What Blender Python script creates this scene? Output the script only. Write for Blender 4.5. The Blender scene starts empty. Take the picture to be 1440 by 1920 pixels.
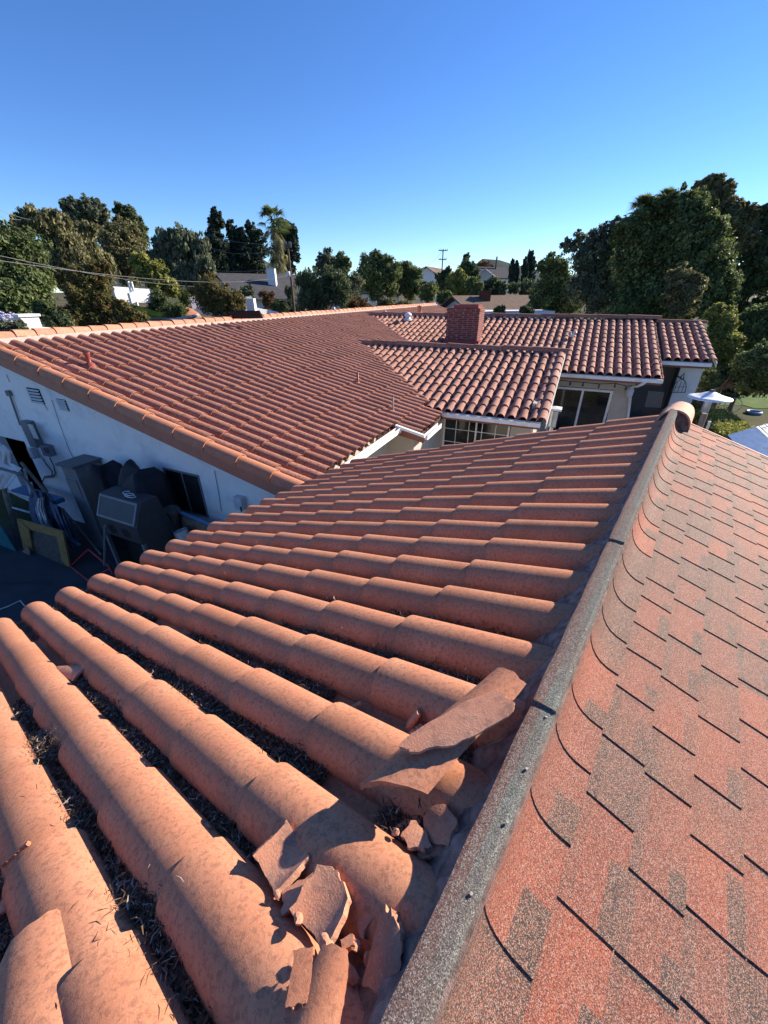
import bpy, math, random
import numpy as np
from mathutils import Matrix, Vector
random.seed(7); rng = np.random.default_rng(7)
C = bpy.context.scene.collection
rad = math.radians
# ------------------------------------------------------------------ camera
CZ = 5.3                                   # eye height over the yard
F_, PITCH, ROLL = 743.26, rad(28.884), rad(-.306)
A1, S1, S1B = rad(37.146), rad(19.31), rad(17.48)     # near ridge heading, slopes
A2, S2 = rad(24.782), rad(13.445)                     # main house heading, slope
cp, sp_ = math.cos(PITCH), math.sin(PITCH)
FWD = np.array([0, cp, -sp_]); U0 = np.array([0, sp_, cp]); X0 = np.array([1., 0, 0])
RT = math.cos(ROLL)*X0 + math.sin(ROLL)*U0; UP = -math.sin(ROLL)*X0 + math.cos(ROLL)*U0
CAM = np.array([0, 0, CZ])
cd = bpy.data.cameras.new('camera'); cam = bpy.data.objects.new('camera', cd); C.objects.link(cam)
cd.sensor_fit = 'VERTICAL'; cd.sensor_height = 36; cd.sensor_width = 27
cd.lens = F_*36/1920; cd.clip_start = .02; cd.clip_end = 9000
M = Matrix(((RT[0], UP[0], -FWD[0], 0), (RT[1], UP[1], -FWD[1], 0), (RT[2], UP[2], -FWD[2], CZ), (0, 0, 0, 1)))
cam.matrix_world = M
bpy.context.scene.camera = cam
# ------------------------------------------------------------------ light
SUN_AZ, SUN_EL = rad(64), rad(26)
SDIR = np.array([math.sin(SUN_AZ)*math.cos(SUN_EL), math.cos(SUN_AZ)*math.cos(SUN_EL), math.sin(SUN_EL)])
W = bpy.data.worlds.new('World'); bpy.context.scene.world = W; W.use_nodes = True
nt = W.node_tree; nt.nodes.clear()
sky = nt.nodes.new('ShaderNodeTexSky'); sky.sky_type = 'NISHITA'; sky.sun_disc = False
sky.sun_elevation = SUN_EL; sky.sun_rotation = SUN_AZ; sky.altitude = 0
sky.air_density = .85; sky.dust_density = 0.0; sky.ozone_density = 5.0
bg = nt.nodes.new('ShaderNodeBackground'); bg.inputs[1].default_value = .098
ow = nt.nodes.new('ShaderNodeOutputWorld')
hs = nt.nodes.new('ShaderNodeHueSaturation'); hs.inputs['Saturation'].default_value = 1.14; hs.inputs['Hue'].default_value = .509
nt.links.new(sky.outputs[0], hs.inputs['Color']); nt.links.new(hs.outputs[0], bg.inputs[0]); nt.links.new(bg.outputs[0], ow.inputs[0])
sl = bpy.data.lights.new('sun', 'SUN'); sl.energy = 5; sl.angle = rad(.5); sl.color = (1, .88, .72)
so = bpy.data.objects.new('sun', sl); C.objects.link(so)
so.rotation_euler = Vector(SDIR).to_track_quat('Z', 'Y').to_euler(); so.location = (0, 0, 30)
vs = bpy.context.scene.view_settings
vs.view_transform = 'Standard'; vs.look = 'None'; vs.gamma = 1; vs.use_curve_mapping = False; vs.exposure = 1.08
# ------------------------------------------------------------------ frames
Z = np.array([0, 0, 1.])
def hd(a): return np.array([math.sin(a), math.cos(a), 0])
r1 = hd(A1); w1 = hd(A1+math.pi/2)
t1 = -w1*math.cos(S1) - Z*math.sin(S1); n1 = math.cos(S1)*Z - math.sin(S1)*w1
r2 = hd(A2); w2 = hd(A2-math.pi/2)
t2 = -w2*math.cos(S2) - Z*math.sin(S2); n2 = math.cos(S2)*Z - math.sin(S2)*w2
n3 = math.cos(S2)*Z - math.sin(S2)*r2; t3 = -r2*math.cos(S2) - Z*math.sin(S2)
def ray(x, y):
    v = (x-720)/F_*RT - (y-960)/F_*UP + FWD
    return v/np.linalg.norm(v)
def hit(x, y, n, d): r = ray(x, y); return CAM + r*(d/(n@r))
def at_r(x, y, r): return hit(x, y, r2, r)          # a point on the upright plane r = const of the main house
def at_z(x, y, z): return hit(x, y, Z, z)           # a point on a level z (relative to the eye)
def at_d(x, y, d): r = ray(x, y); return CAM + r*(d/math.hypot(r[0], r[1]))
def near(r, t, n=0): return CAM + r*r1 + t*t1 + (n-1)*n1
def Bp(r, w, z): return CAM + r*r2 + w*w2 + z*Z
def rwz(p): q = p-CAM; return q@r2, q@w2, q[2]
def nrt(p): q = p-CAM; return q@r1, q@t1, q@n1+1
# ------------------------------------------------------------------ mesh builder
class MB:
    def __init__(s): s.v = []; s.f = []; s.a = []; s.n = 0
    def add(s, v, f, a=0.5):
        v = np.asarray(v, float).reshape(-1, 3); f = np.asarray(f, int)
        s.v.append(v); s.f.append(f+s.n); s.n += len(v)
        s.a.append(np.full(len(f), a) if np.isscalar(a) else np.asarray(a, float)); return s
    def grid(s, P, a=.5, close=False):
        P = np.asarray(P, float); h, w = P.shape[:2]; i = np.arange(h*w).reshape(h, w)
        if close: i = np.concatenate([i, i[:, :1]], 1)
        f = np.stack([i[:-1, :-1], i[:-1, 1:], i[1:, 1:], i[1:, :-1]], -1).reshape(-1, 4)
        return s.add(P, f, a)
    def hexa(s, c, a=.5):      # 8 corners: 0-3 one face, 4-7 the opposite
        return s.add(c, [[0, 1, 2, 3], [7, 6, 5, 4], [0, 4, 5, 1], [1, 5, 6, 2], [2, 6, 7, 3], [3, 7, 4, 0]], a)
    def ob(s, o, ax, ay, az, a=.5):
        o, ax, ay, az = [np.asarray(q, float) for q in (o, ax, ay, az)]
        return s.hexa([o, o+ax, o+ax+ay, o+ay, o+az, o+ax+az, o+ax+ay+az, o+ay+az], a)
    def box(s, c, size, R=None, a=.5):
        R = np.eye(3) if R is None else np.asarray(R, float); c = np.asarray(c, float)
        e = [R[i]*size[i] for i in range(3)]; return s.ob(c-sum(e)/2, *e, a=a)
    def bw(s, r0, r_1, w0, w_1, z0, z_1, a=.5):   # box aligned with the main house
        return s.ob(Bp(r0, w0, z0), r2*(r_1-r0), w2*(w_1-w0), Z*(z_1-z0), a)
    def tube(s, pts, rr, seg=8, a=.5, caps=True):
        pts = np.asarray(pts, float); m = len(pts); rr = np.full(m, rr) if np.isscalar(rr) else np.asarray(rr, float)
        T = np.gradient(pts, axis=0); T /= np.linalg.norm(T, axis=1)[:, None]+1e-12
        ref = np.array([.13, .31, .94]) if abs(T[:, 2]).max() < .9 else np.array([.9, .3, .1])
        A = np.cross(T, ref); A /= np.linalg.norm(A, axis=1)[:, None]; B = np.cross(T, A)
        th = np.arange(seg)*2*math.pi/seg
        P = pts[:, None]+rr[:, None, None]*(A[:, None]*np.cos(th)[:, None]+B[:, None]*np.sin(th)[:, None])
        s.grid(P, a, True)
        if caps:
            for k in (0, -1):
                b = np.vstack([P[k], pts[k][None]]); s.add(b, [[i, (i+1) % seg, seg, seg] for i in range(seg)], a)
        return s
    def lathe(s, o, prof, seg=24, a=.5, ax=Z):
        ax = np.asarray(ax, float)/np.linalg.norm(ax); e = np.cross(ax, [.3, .9, .1]); e /= np.linalg.norm(e); g = np.cross(ax, e)
        th = np.arange(seg)*2*math.pi/seg
        P = np.array([[np.asarray(o)+ax*z+r*(e*math.cos(q)+g*math.sin(q)) for q in th] for r, z in prof])
        return s.grid(P, a, True)
    def prism(s, poly, ext, a=.5):
        poly = np.asarray(poly, float); m = len(poly); ext = np.asarray(ext, float)
        s.add(np.vstack([poly, poly+ext]), [[i, (i+1) % m, (i+1) % m+m, i+m] for i in range(m)], a)
        c = poly.mean(0)
        for q in (poly, poly+ext):
            s.add(np.vstack([q, q.mean(0)[None]]), [[i, (i+1) % m, m, m] for i in range(m)], a)
        return s
WL = {}
def obj(name, mb, mat, parent=None, smooth=False, bevel=0, label=None, base=None):
    me = bpy.data.meshes.new(name)
    v = np.vstack(mb.v); f = np.vstack([x if x.shape[1] == 4 else np.hstack([x, x[:, -1:]]) for x in mb.f]); a = np.concatenate(mb.a)
    if parent is not None: o0 = WL[parent.name]
    elif base is not None: o0 = np.asarray(base, float)
    else: o0 = np.array([*(v.min(0)+v.max(0))[:2]/2, v[:, 2].min()])
    v = v-o0
    tri = (f[:, 2] == f[:, 3]); sz = np.where(tri, 3, 4); st = np.concatenate([[0], np.cumsum(sz)[:-1]])
    keep = np.ones(f.shape, bool); keep[tri, 3] = False
    me.vertices.add(len(v)); me.vertices.foreach_set('co', v.astype(np.float32).ravel())
    lo = f[keep]; me.loops.add(len(lo)); me.loops.foreach_set('vertex_index', lo.astype(np.int32))
    me.polygons.add(len(f)); me.polygons.foreach_set('loop_start', st.astype(np.int32)); me.polygons.foreach_set('loop_total', sz.astype(np.int32))
    me.polygons.foreach_set('use_smooth', np.full(len(f), smooth))
    at = me.attributes.new('rnd', 'FLOAT', 'FACE'); at.data.foreach_set('value', a.astype(np.float32))
    me.update(); me.validate()
    me.materials.append(mat)
    o = bpy.data.objects.new(name, me); C.objects.link(o)
    if parent is not None: o.parent = parent
    else: o.location = o0
    WL[o.name] = o0
    if bevel:
        b = o.modifiers.new('bevel', 'BEVEL'); b.width = bevel; b.segments = 2; b.limit_method = 'ANGLE'
    if label: o['label'] = label
    return o
def tag(o, label=None, cat=None, group=None, kind=None):
    if label: o['label'] = label
    if cat: o['category'] = cat
    if group: o['group'] = group
    if kind: o['kind'] = kind
    return o
def thing(name, loc, label, cat, group=None):
    o = bpy.data.objects.new(name, None); C.objects.link(o); o.location = tuple(loc); o.empty_display_size = .2
    WL[o.name] = np.asarray(loc, float); return tag(o, label, cat, group)
# ------------------------------------------------------------------ materials
class NT:
    def __init__(s, name, rough=.8, spec=.3):
        s.m = bpy.data.materials.new(name); s.m.use_nodes = True; s.t = s.m.node_tree
        s.b = s.t.nodes['Principled BSDF']; s.b.inputs['Roughness'].default_value = rough
        s.b.inputs['Specular IOR Level'].default_value = spec
        s.tc = s.t.nodes.new('ShaderNodeTexCoord').outputs['Object']
    def L(s, a, b): s.t.links.new(a, b)
    def attr(s):
        n = s.t.nodes.new('ShaderNodeAttribute'); n.attribute_name = 'rnd'; return n.outputs['Fac']
    def noise(s, sc, det=4, rough=.6, vec=None, dist=0):
        n = s.t.nodes.new('ShaderNodeTexNoise'); n.inputs['Scale'].default_value = sc; n.inputs['Detail'].default_value = det
        n.inputs['Roughness'].default_value = rough; n.inputs['Distortion'].default_value = dist
        s.L(vec or s.tc, n.inputs['Vector']); return n.outputs['Fac']
    def vor(s, sc, out='Color', vec=None):
        n = s.t.nodes.new('ShaderNodeTexVoronoi'); n.inputs['Scale'].default_value = sc; s.L(vec or s.tc, n.inputs['Vector']); return n.outputs[out]
    def ramp(s, fac, stops, interp='LINEAR'):
        n = s.t.nodes.new('ShaderNodeValToRGB'); e = n.color_ramp.elements; n.color_ramp.interpolation = interp
        while len(e) < len(stops): e.new(.5)
        for i, (p, c) in enumerate(stops):
            e[i].position = p; e[i].color = (*c, 1) if not np.isscalar(c) else (c, c, c, 1)
        s.L(fac, n.inputs[0]); return n.outputs[0]
    def mix(s, a, b, fac, mode='MIX'):
        n = s.t.nodes.new('ShaderNodeMix'); n.data_type = 'RGBA'; n.blend_type = mode
        for sock, v in ((n.inputs[6], a), (n.inputs[7], b), (n.inputs[0], fac)):
            if isinstance(v, (int, float)): sock.default_value = v
            elif isinstance(v, tuple): sock.default_value = (*v, 1)
            else: s.L(v, sock)
        return n.outputs[2]
    def math(s, a, b, op='MULTIPLY'):
        n = s.t.nodes.new('ShaderNodeMath'); n.operation = op
        for i, v in enumerate((a, b)):
            if isinstance(v, (int, float)): n.inputs[i].default_value = v
            else: s.L(v, n.inputs[i])
        return n.outputs[0]
    def col(s, c):
        if isinstance(c, tuple): s.b.inputs['Base Color'].default_value = (*c, 1)
        else: s.L(c, s.b.inputs['Base Color'])
        return s
    def bump(s, h, st=.3, dist=.01):
        n = s.t.nodes.new('ShaderNodeBump'); n.inputs['Strength'].default_value = st; n.inputs['Distance'].default_value = dist
        s.L(h, n.inputs['Height']); s.L(n.outputs[0], s.b.inputs['Normal']); return s
def plain(name, c, rough=.7, spec=.3, metal=0, var=.12, sc=6, bump=0, dirt=None):
    k = NT(name, rough, spec); k.b.inputs['Metallic'].default_value = metal
    f = k.noise(sc, 5); base = k.ramp(f, [(.3, tuple(x*(1-var) for x in c)), (.7, tuple(min(1, x*(1+var)) for x in c))])
    if dirt:
        base = k.mix(base, dirt, k.ramp(k.noise(sc*.6, 8, .7), [(.5, 0.), (.72, .7)]))
    k.col(base)
    if bump: k.bump(k.noise(sc*12, 4), bump, .005)
    return k.m
def clay(name, cols, fine, speck, darkamt, rough=.85, bump=.25):
    k = NT(name, rough, .25)
    a = k.attr()
    base = k.ramp(a, [(0, cols[0]), (.5, cols[1]), (1, cols[2])])
    n1_ = k.noise(5, 6, .65); base = k.mix(base, cols[3], k.ramp(n1_, [(.42, 0.), (.7, .55)]))
    base = k.mix(base, cols[4], k.ramp(k.noise(1.7, 7, .7, dist=.6), [(.52, 0.), (.74, .38)]))
    n2_ = k.noise(fine, 5, .7, dist=.4); base = k.mix(base, cols[4], k.ramp(n2_, [(.48, 0.), (.62, darkamt)]))
    n3_ = k.noise(speck, 3, .8); base = k.mix(base, cols[5], k.ramp(n3_, [(.56, 0.), (.72, .5)]))
    k.col(base)
    h = k.math(k.noise(speck*1.3, 3, .7), k.math(n2_, 1.2), 'ADD'); k.bump(h, bump, .003)
    return k.m
MT = {}
MT['clay_near'] = clay('clay_near', [(.44, .178, .095), (.52, .215, .12), (.47, .18, .095), (.59, .30, .18), (.27, .12, .075), (.68, .43, .29)], 70, 230, .7)
MT['clay_main'] = clay('clay_main', [(.28, .12, .08), (.38, .163, .108), (.46, .208, .14), (.38, .20, .15), (.11, .062, .05), (.50, .33, .26)], 26, 70, .85)
MT['clay_wing'] = clay('clay_wing', [(.27, .125, .092), (.40, .185, .135), (.52, .26, .19), (.48, .29, .22), (.16, .09, .07), (.58, .40, .32)], 26, 70, .7)
MT['clay_ridge'] = clay('clay_ridge', [(.50, .20, .12), (.58, .25, .15), (.62, .29, .18), (.62, .34, .23), (.25, .12, .08), (.66, .44, .33)], 30, 90, .6)
MT['clay_pale'] = clay('clay_pale', [(.62, .34, .22), (.68, .38, .26), (.64, .33, .22), (.70, .48, .36), (.40, .20, .13), (.72, .52, .40)], 24, 120, .4)
MT['clay_break'] = clay('clay_break', [(.40, .165, .10), (.52, .225, .135), (.58, .27, .165), (.62, .40, .29), (.24, .13, .10), (.70, .50, .38)], 24, 160, .6, bump=.5)
MT['mortar'] = plain('mortar', (.27, .195, .17), .95, .1, var=.5, sc=26, bump=1.0, dirt=(.09, .07, .06))
MT['mortar_white'] = plain('mortar_white', (.50, .42, .37), .95, .1, var=.15, sc=14, bump=.5)
MT['deck'] = plain('deck', (.10, .06, .045), .9)
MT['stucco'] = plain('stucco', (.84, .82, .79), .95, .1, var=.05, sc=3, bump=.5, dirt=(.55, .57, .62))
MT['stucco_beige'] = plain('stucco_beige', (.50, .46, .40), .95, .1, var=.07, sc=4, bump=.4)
MT['fascia'] = plain('fascia', (.42, .17, .11), .6, .3, var=.1, sc=5)
MT['fascia_brown'] = plain('fascia_brown', (.24, .10, .075), .7, .3, var=.12)
MT['white_paint'] = plain('white_paint', (.80, .80, .78), .5, .4, var=.05, dirt=(.55, .5, .44))
MT['grey_paint'] = plain('grey_paint', (.17, .18, .19), .5, .4, var=.1)
MT['cab_grey'] = plain('cabinet_grey', (.045, .048, .053), .5, .4, var=.15, dirt=(.04, .04, .04))
MT['dark_grey'] = plain('dark_grey', (.10, .105, .11), .5, .4)
MT['black'] = plain('black', (.02, .02, .022), .7, .2)
MT['tarp'] = plain('tarp', (.012, .013, .018), .7, .4, bump=.2)
MT['cloth_blue'] = plain('cloth_blue', (.09, .12, .18), .9, .1, var=.5, sc=9)
MT['cloth_white'] = plain('cloth_white', (.55, .56, .58), .9, .1, var=.15, sc=5)
MT['wood'] = plain('wood', (.30, .19, .07), .6, .3, var=.2, sc=8)
MT['wood_grey'] = plain('wood_grey', (.24, .19, .15), .85, .1, var=.3, sc=9)
MT['board'] = plain('board', (.10, .085, .075), .8, .2, var=.4, sc=12)
MT['teal'] = plain('teal', (.03, .16, .18), .5, .3, var=.2)
MT['red_paint'] = plain('red_paint', (.35, .02, .03), .4, .5)
MT['red_metal'] = plain('red_metal', (.24, .05, .04), .5, .4)
MT['blue_paint'] = plain('blue_paint', (.10, .22, .40), .5, .4)
MT['steel'] = plain('steel', (.62, .64, .66), .35, .5, metal=.85, var=.05)
MT['galv'] = plain('galv', (.60, .61, .62), .45, .5, metal=.4, var=.12, dirt=(.4, .36, .3))
MT['alu'] = plain('alu', (.80, .80, .79), .45, .5, metal=.15, var=.04)
MT['concrete'] = plain('concrete', (.065, .066, .07), .95, .1, var=.15, sc=2)
MT['asphalt'] = plain('asphalt', (.06, .06, .062), .95, .1)
MT['sidewalk'] = plain('sidewalk', (.45, .44, .42), .9, .1)
MT['trunk'] = plain('trunk', (.14, .10, .075), .95, .1, var=.3, bump=.5)
MT['trunk_pale'] = plain('trunk_pale', (.34, .29, .24), .95, .1, var=.3, bump=.4)
MT['roof_dark'] = plain('roof_dark', (.07, .07, .078), .9, .1, var=.2, sc=3)
MT['roof_brown'] = plain('roof_brown', (.17, .125, .10), .9, .1, var=.25, sc=4)
MT['wall_white'] = plain('wall_white', (.72, .72, .70), .9, .1, var=.05)
MT['pole_wood'] = plain('pole_wood', (.12, .09, .07), .95, .1)
MT['wire'] = plain('wire', (.22, .22, .23), .6, .3)
MT['wire_black'] = plain('wire_black', (.03, .03, .03), .6, .3)
MT['red_soil'] = plain('red_soil', (.30, .13, .08), .95, .1, var=.2)
MT['flower'] = plain('flower', (.45, .42, .62), .8, .1)
MT['orange'] = plain('orange', (.6, .08, .03), .6, .2)
def glassy():
    k = NT('window_glass', .06, .6); k.col(k.ramp(k.noise(1.3, 4), [(.35, (.008, .010, .012)), (.7, (.035, .04, .042))])); return k.m  # mottled base colour stands in for varied reflections in the panes
MT['glass'] = glassy()
def brick():
    k = NT('brick', .9, .2)
    bt = k.t.nodes.new('ShaderNodeTexBrick'); bt.inputs['Scale'].default_value = 1
    bt.inputs['Brick Width'].default_value = .21; bt.inputs['Row Height'].default_value = .078; bt.inputs['Mortar Size'].default_value = .009
    bt.inputs['Color1'].default_value = (.20, .052, .042, 1); bt.inputs['Color2'].default_value = (.13, .035, .03, 1); bt.inputs['Mortar'].default_value = (.30, .19, .165, 1)
    bt.inputs['Bias'].default_value = -.1
    sx = k.t.nodes.new('ShaderNodeSeparateXYZ'); k.L(k.tc, sx.inputs[0])
    cx = k.t.nodes.new('ShaderNodeCombineXYZ'); k.L(k.math(sx.outputs[0], sx.outputs[1], 'ADD'), cx.inputs[0]); k.L(sx.outputs[2], cx.inputs[1])
    k.L(cx.outputs[0], bt.inputs['Vector'])
    c = k.mix(bt.outputs['Color'], (.55, .35, .30), k.ramp(k.noise(9, 5), [(.55, 0.), (.75, .6)])); k.col(c)
    k.bump(bt.outputs['Fac'], .4, -.01); return k.m
MT['brick'] = brick()
def shingle():
    k = NT('shingle', .78, .3)
    a = k.attr()
    base = k.ramp(a, [(0, (.062, .050, .042)), (.2, (.095, .068, .055)), (.34, (.17, .070, .05)), (.6, (.225, .070, .047)), (.85, (.29, .078, .045)), (1, (.35, .088, .045))])
    base = k.mix(base, (.14, .09, .075), k.ramp(k.noise(5, 3, .5), [(.54, 0.), (.72, .35)]))
    base = k.mix(base, (.38, .10, .048), k.ramp(k.noise(1.6, 2, .5), [(.50, 0.), (.68, .75)]))
    v = k.t.nodes.new('ShaderNodeTexVoronoi'); v.inputs['Scale'].default_value = 620; k.L(k.tc, v.inputs['Vector'])
    sx = k.t.nodes.new('ShaderNodeSeparateColor'); k.L(v.outputs['Color'], sx.inputs[0])
    base = k.mix(base, (.03, .02, .018), k.ramp(sx.outputs[0], [(.66, 0.), (.72, .75)]))
    base = k.mix(base, (.46, .32, .26), k.ramp(sx.outputs[1], [(.78, 0.), (.84, .75)]))
    base = k.mix(base, (.55, .19, .10), k.ramp(sx.outputs[2], [(.80, 0.), (.85, .6)]))
    k.col(base); k.bump(sx.outputs[0], .45, .0018); return k.m
MT['shingle'] = shingle()
def capstrip():
    k = NT('ridge_cap_roofing', .95, .15)
    a = k.attr(); base = k.ramp(a, [(0, (.25, .11, .08)), (.25, (.20, .13, .105)), (.5, (.14, .145, .125)), (1, (.175, .19, .165))])
    base = k.mix(base, (.17, .11, .092), k.ramp(k.noise(3.5, 5, .7), [(.38, 0.), (.62, .75)]))
    v = k.t.nodes.new('ShaderNodeTexVoronoi'); v.inputs['Scale'].default_value = 600; k.L(k.tc, v.inputs['Vector'])
    sx = k.t.nodes.new('ShaderNodeSeparateColor'); k.L(v.outputs['Color'], sx.inputs[0])
    base = k.mix(base, (.03, .03, .03), k.ramp(sx.outputs[0], [(.6, 0.), (.66, .7)]))
    base = k.mix(base, (.42, .42, .38), k.ramp(sx.outputs[1], [(.82, 0.), (.86, .6)]))
    k.col(base); k.bump(sx.outputs[0], .5, .0018); return k.m
MT['cap'] = capstrip()
def leafmat(name, dark, mid, light, trans=.25):
    k = NT(name, .6, .25); a = k.attr()
    c = k.ramp(a, [(0, dark), (.5, mid), (1, light)]); k.col(c)
    tr = k.t.nodes.new('ShaderNodeBsdfTranslucent'); k.L(k.mix(c, (1., 1., .5), .25, 'MULTIPLY'), tr.inputs[0])
    mx = k.t.nodes.new('ShaderNodeMixShader'); mx.inputs[0].default_value = trans*1.5
    out = k.t.nodes['Material Output']; k.L(k.b.outputs[0], mx.inputs[1]); k.L(tr.outputs[0], mx.inputs[2]); k.L(mx.outputs[0], out.inputs[0])
    return k.m
LF = {
 'dark': leafmat('leaf_dark', (0.0384, 0.06, 0.0312), (0.096, 0.132, 0.06), (0.192, 0.228, 0.102)),
 'mid': leafmat('leaf_mid', (0.06, 0.084, 0.0336), (0.138, 0.18, 0.0696), (0.276, 0.324, 0.12)),
 'olive': leafmat('leaf_olive', (0.0805, 0.0805, 0.0403), (0.1898, 0.184, 0.0862), (0.3565, 0.322, 0.161)),
 'grey': leafmat('leaf_grey', (0.06, 0.075, 0.05), (0.145, 0.17, 0.105), (0.28, 0.31, 0.19)),
 'brown': leafmat('leaf_brown', (0.07, 0.042, 0.021), (0.168, 0.098, 0.042), (0.308, 0.182, 0.07)),
 'myrtle': leafmat('leaf_myrtle', (0.069, 0.0805, 0.0276), (0.161, 0.1495, 0.0517), (0.322, 0.184, 0.0747)),
 'yellow': leafmat('leaf_yellow', (0.1, 0.12, 0.03), (0.26, 0.28, 0.075), (0.46, 0.44, 0.13)),
 'black': leafmat('leaf_pine', (0.014, 0.025, 0.018), (0.034, 0.055, 0.034), (0.07, 0.1, 0.06), .1),
 'needle': leafmat('pine_needles_dry', (.04, .022, .013), (.17, .10, .06), (.55, .47, .38), .0),
}
def groundmat():
    k = NT('ground', 1, .1); n = k.noise(.12, 6, .6); n_ = k.noise(1.7, 5)
    c = k.ramp(n, [(.40, (.055, .075, .025)), (.52, (.10, .085, .05)), (.65, (.15, .11, .07))])
    k.col(k.mix(c, (.03, .035, .015), k.ramp(n_, [(.45, 0.), (.7, .6)]))); return k.m
MT['ground'] = groundmat()
MT['lawn'] = plain('lawn', (.085, .14, .03), .95, .1, var=.3, sc=1.5)
MT['hill'] = plain('hill', (.07, .085, .08), 1, .0, var=.2, sc=.01)

# ================================================================== setting
def sm(x, a, b): x = min(1, max(0, (x-a)/(b-a))); return x*x*(3-2*x)
def terr(x, y):
    d = math.hypot(x, y); h = math.degrees(math.atan2(x, y))
    L = sm(-h, 0, 24) if y > -5 else 0
    z = -5.3 + L*sm(d, 13, 25)*3.2 + sm(d, 50, 130)*(3.6-L*1.6) + sm(d, 150, 500)*2
    return z
g = MB(); ds = [0, 4, 8, 11, 13, 15, 17, 19, 21, 23, 25, 28, 32, 38, 45, 55, 70, 85, 100, 120, 150, 200, 300, 500, 900, 1600, 3500]; nh = 96
P = np.array([[(d*math.sin(2*math.pi*k/nh), d*math.cos(2*math.pi*k/nh), CZ+terr(d*math.sin(2*math.pi*k/nh), d*math.cos(2*math.pi*k/nh))) for k in range(nh+1)] for d in ds])
g.grid(P); tag(obj('ground', g, MT['ground'], smooth=True, base=(0, 0, 0)), kind='structure')
g = MB(); pts = []
hp = []
for k in range(61):
    a = rad(-60+2*k); H = 30+22*math.sin(k*.35+1)+14*math.sin(k*.9)+6*math.sin(k*2.3)
    if 22 <= k <= 26: H += 14*(1-abs(k-24)/3)
    hp.append([(d*math.sin(a), d*math.cos(a), CZ-4+max(4, H)*q) for d, q in ((800, -.2), (900, .5), (1000, 1), (1150, .6), (1300, -.2))])
g.grid(np.array(hp)); tag(obj('hills', g, MT['hill'], smooth=True), kind='structure')
g = MB(); g.ob(Bp(-4, 6.3, -5.35), r2*8.9, w2*16, Z*.06); g.ob(Bp(10.5, -14, -5.35), r2*7, w2*17, Z*.055)
tag(obj('concrete_yard', g, MT['concrete']), kind='structure')

# ================================================================== tile fields
def profile(a, h, sp, dip, K=13, M_=5):
    th = np.linspace(0, math.pi, K)
    u = -a*np.cos(th); n = h*np.sin(th)**.95-h
    up = np.linspace(a, sp-a, M_+2)[1:-1]; q = (up-a)/(sp-2*a)
    nn = -h-dip*np.sin(q*math.pi)
    # start half a pan before, barrel, half a pan after
    u_all = np.concatenate([u, up]); n_all = np.concatenate([n, nn])
    u_all = np.concatenate([[-a-.003], u_all, [sp-a, sp-a+.016]]); n_all = np.concatenate([[-h-.045], n_all, [-h, -h-.012]])
    return u_all, n_all
def tile_field(mb, fr, rows, tlist, sp, a, h, dip=.012, lift=.02, th=.016, jr=.003, jt=.01, keep=None, slip=0, rfun=None, K=13):
    O, er, et, en = fr; U, Nn = profile(a, h, sp, dip, K)
    for r in rows:
        dt = random.gauss(0, jt*.5); rr = random.random()
        for k in range(len(tlist)-1):
            tu, tl = tlist[k], tlist[k+1]
            if keep and not keep(r, tl, tu): continue
            last = (k == len(tlist)-2)
            j0, j1 = random.gauss(0, jr), random.gauss(0, jr)
            e = dt+random.gauss(0, jt)+ (random.random() < slip)*random.uniform(.03, .07)
            lf = lift+random.gauss(0, lift*.15)
            t_a, t_b = tu-.05, tl+e
            ts = np.array([t_a, (t_a+t_b)/2, t_b-.02, t_b]); q = (ts-t_a)/(t_b-t_a)
            c = .97+.05*q
            base = rfun(r, ts) if rfun else np.full(4, r)
            x = base[:, None]+j0+(j1-j0)*q[:, None]+(U[None]*c[:, None])
            n = Nn[None]*c[:, None]+(lf*(q-.55))[:, None]
            P = O+x[..., None]*er+ts[:, None, None]*et+n[..., None]*en
            rv = min(1, max(0, random.gauss(.5, .22)))
            mb.grid(P, rv)
            low = P[-1]; mb.grid(np.stack([low, low-en*th-et*.002]), .9)
            # underside, so that lifted ends show thickness
            mb.grid(np.stack([low-en*th-et*.002, P[1]-en*th]), rv*.5)
F1 = (CAM-n1, r1, t1, n1); FB = (CAM-3.5*n2, r2, t2, n2)
def FC(d): return (CAM+d*n3, -w2, t3, n3)

# ------------------------------------------------------------------ near building
nb = thing('tiled_house_wing', near(2, 3, 0)*[1, 1, 0], 'near house wing with clay barrel tiles left of its ridge, red shingles right', 'house')
mb = MB(); SPN = .2805
rows = [.278-.0+SPN*(k-9) for k in range(9, 27)] + [.278-SPN*k for k in range(1, 9)]
def rfun(r, ts):      # rows drift a little towards the ridge, as laid
    D = float(np.interp(r, [-.57, -.283, -.003, .278, .56, 1.4], [.14, .10, .06, .025, .015, .01]))
    return np.full(len(ts), r) + np.clip((5.2-ts)/4.1, 0, 1)*D
ED = [.47, 1.09, 1.60, 2.14, 2.72, 3.30, 3.93, 4.55, 5.17]
for k, r in enumerate(sorted(rows)):
    off = random.gauss(0, .03)
    el = [ED[0]]+[e+off+random.gauss(0, .008) for e in ED[1:-1]]+[ED[-1]+random.gauss(0, .03)]
    tile_field(mb, F1, [r-.0], el, SPN, .109, .108, dip=.010, lift=.030, jt=.004, jr=.002, rfun=rfun, K=17)
obj('tile_roof', mb, MT['clay_near'], nb, smooth=True)
# roof deck under the tiles
mb = MB(); o = near(-2.6, .40, -.16); mb.ob(o, r1*7.95, t1*4.70, -n1*.05)
obj('roof_deck', mb, MT['deck'], nb)
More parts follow.
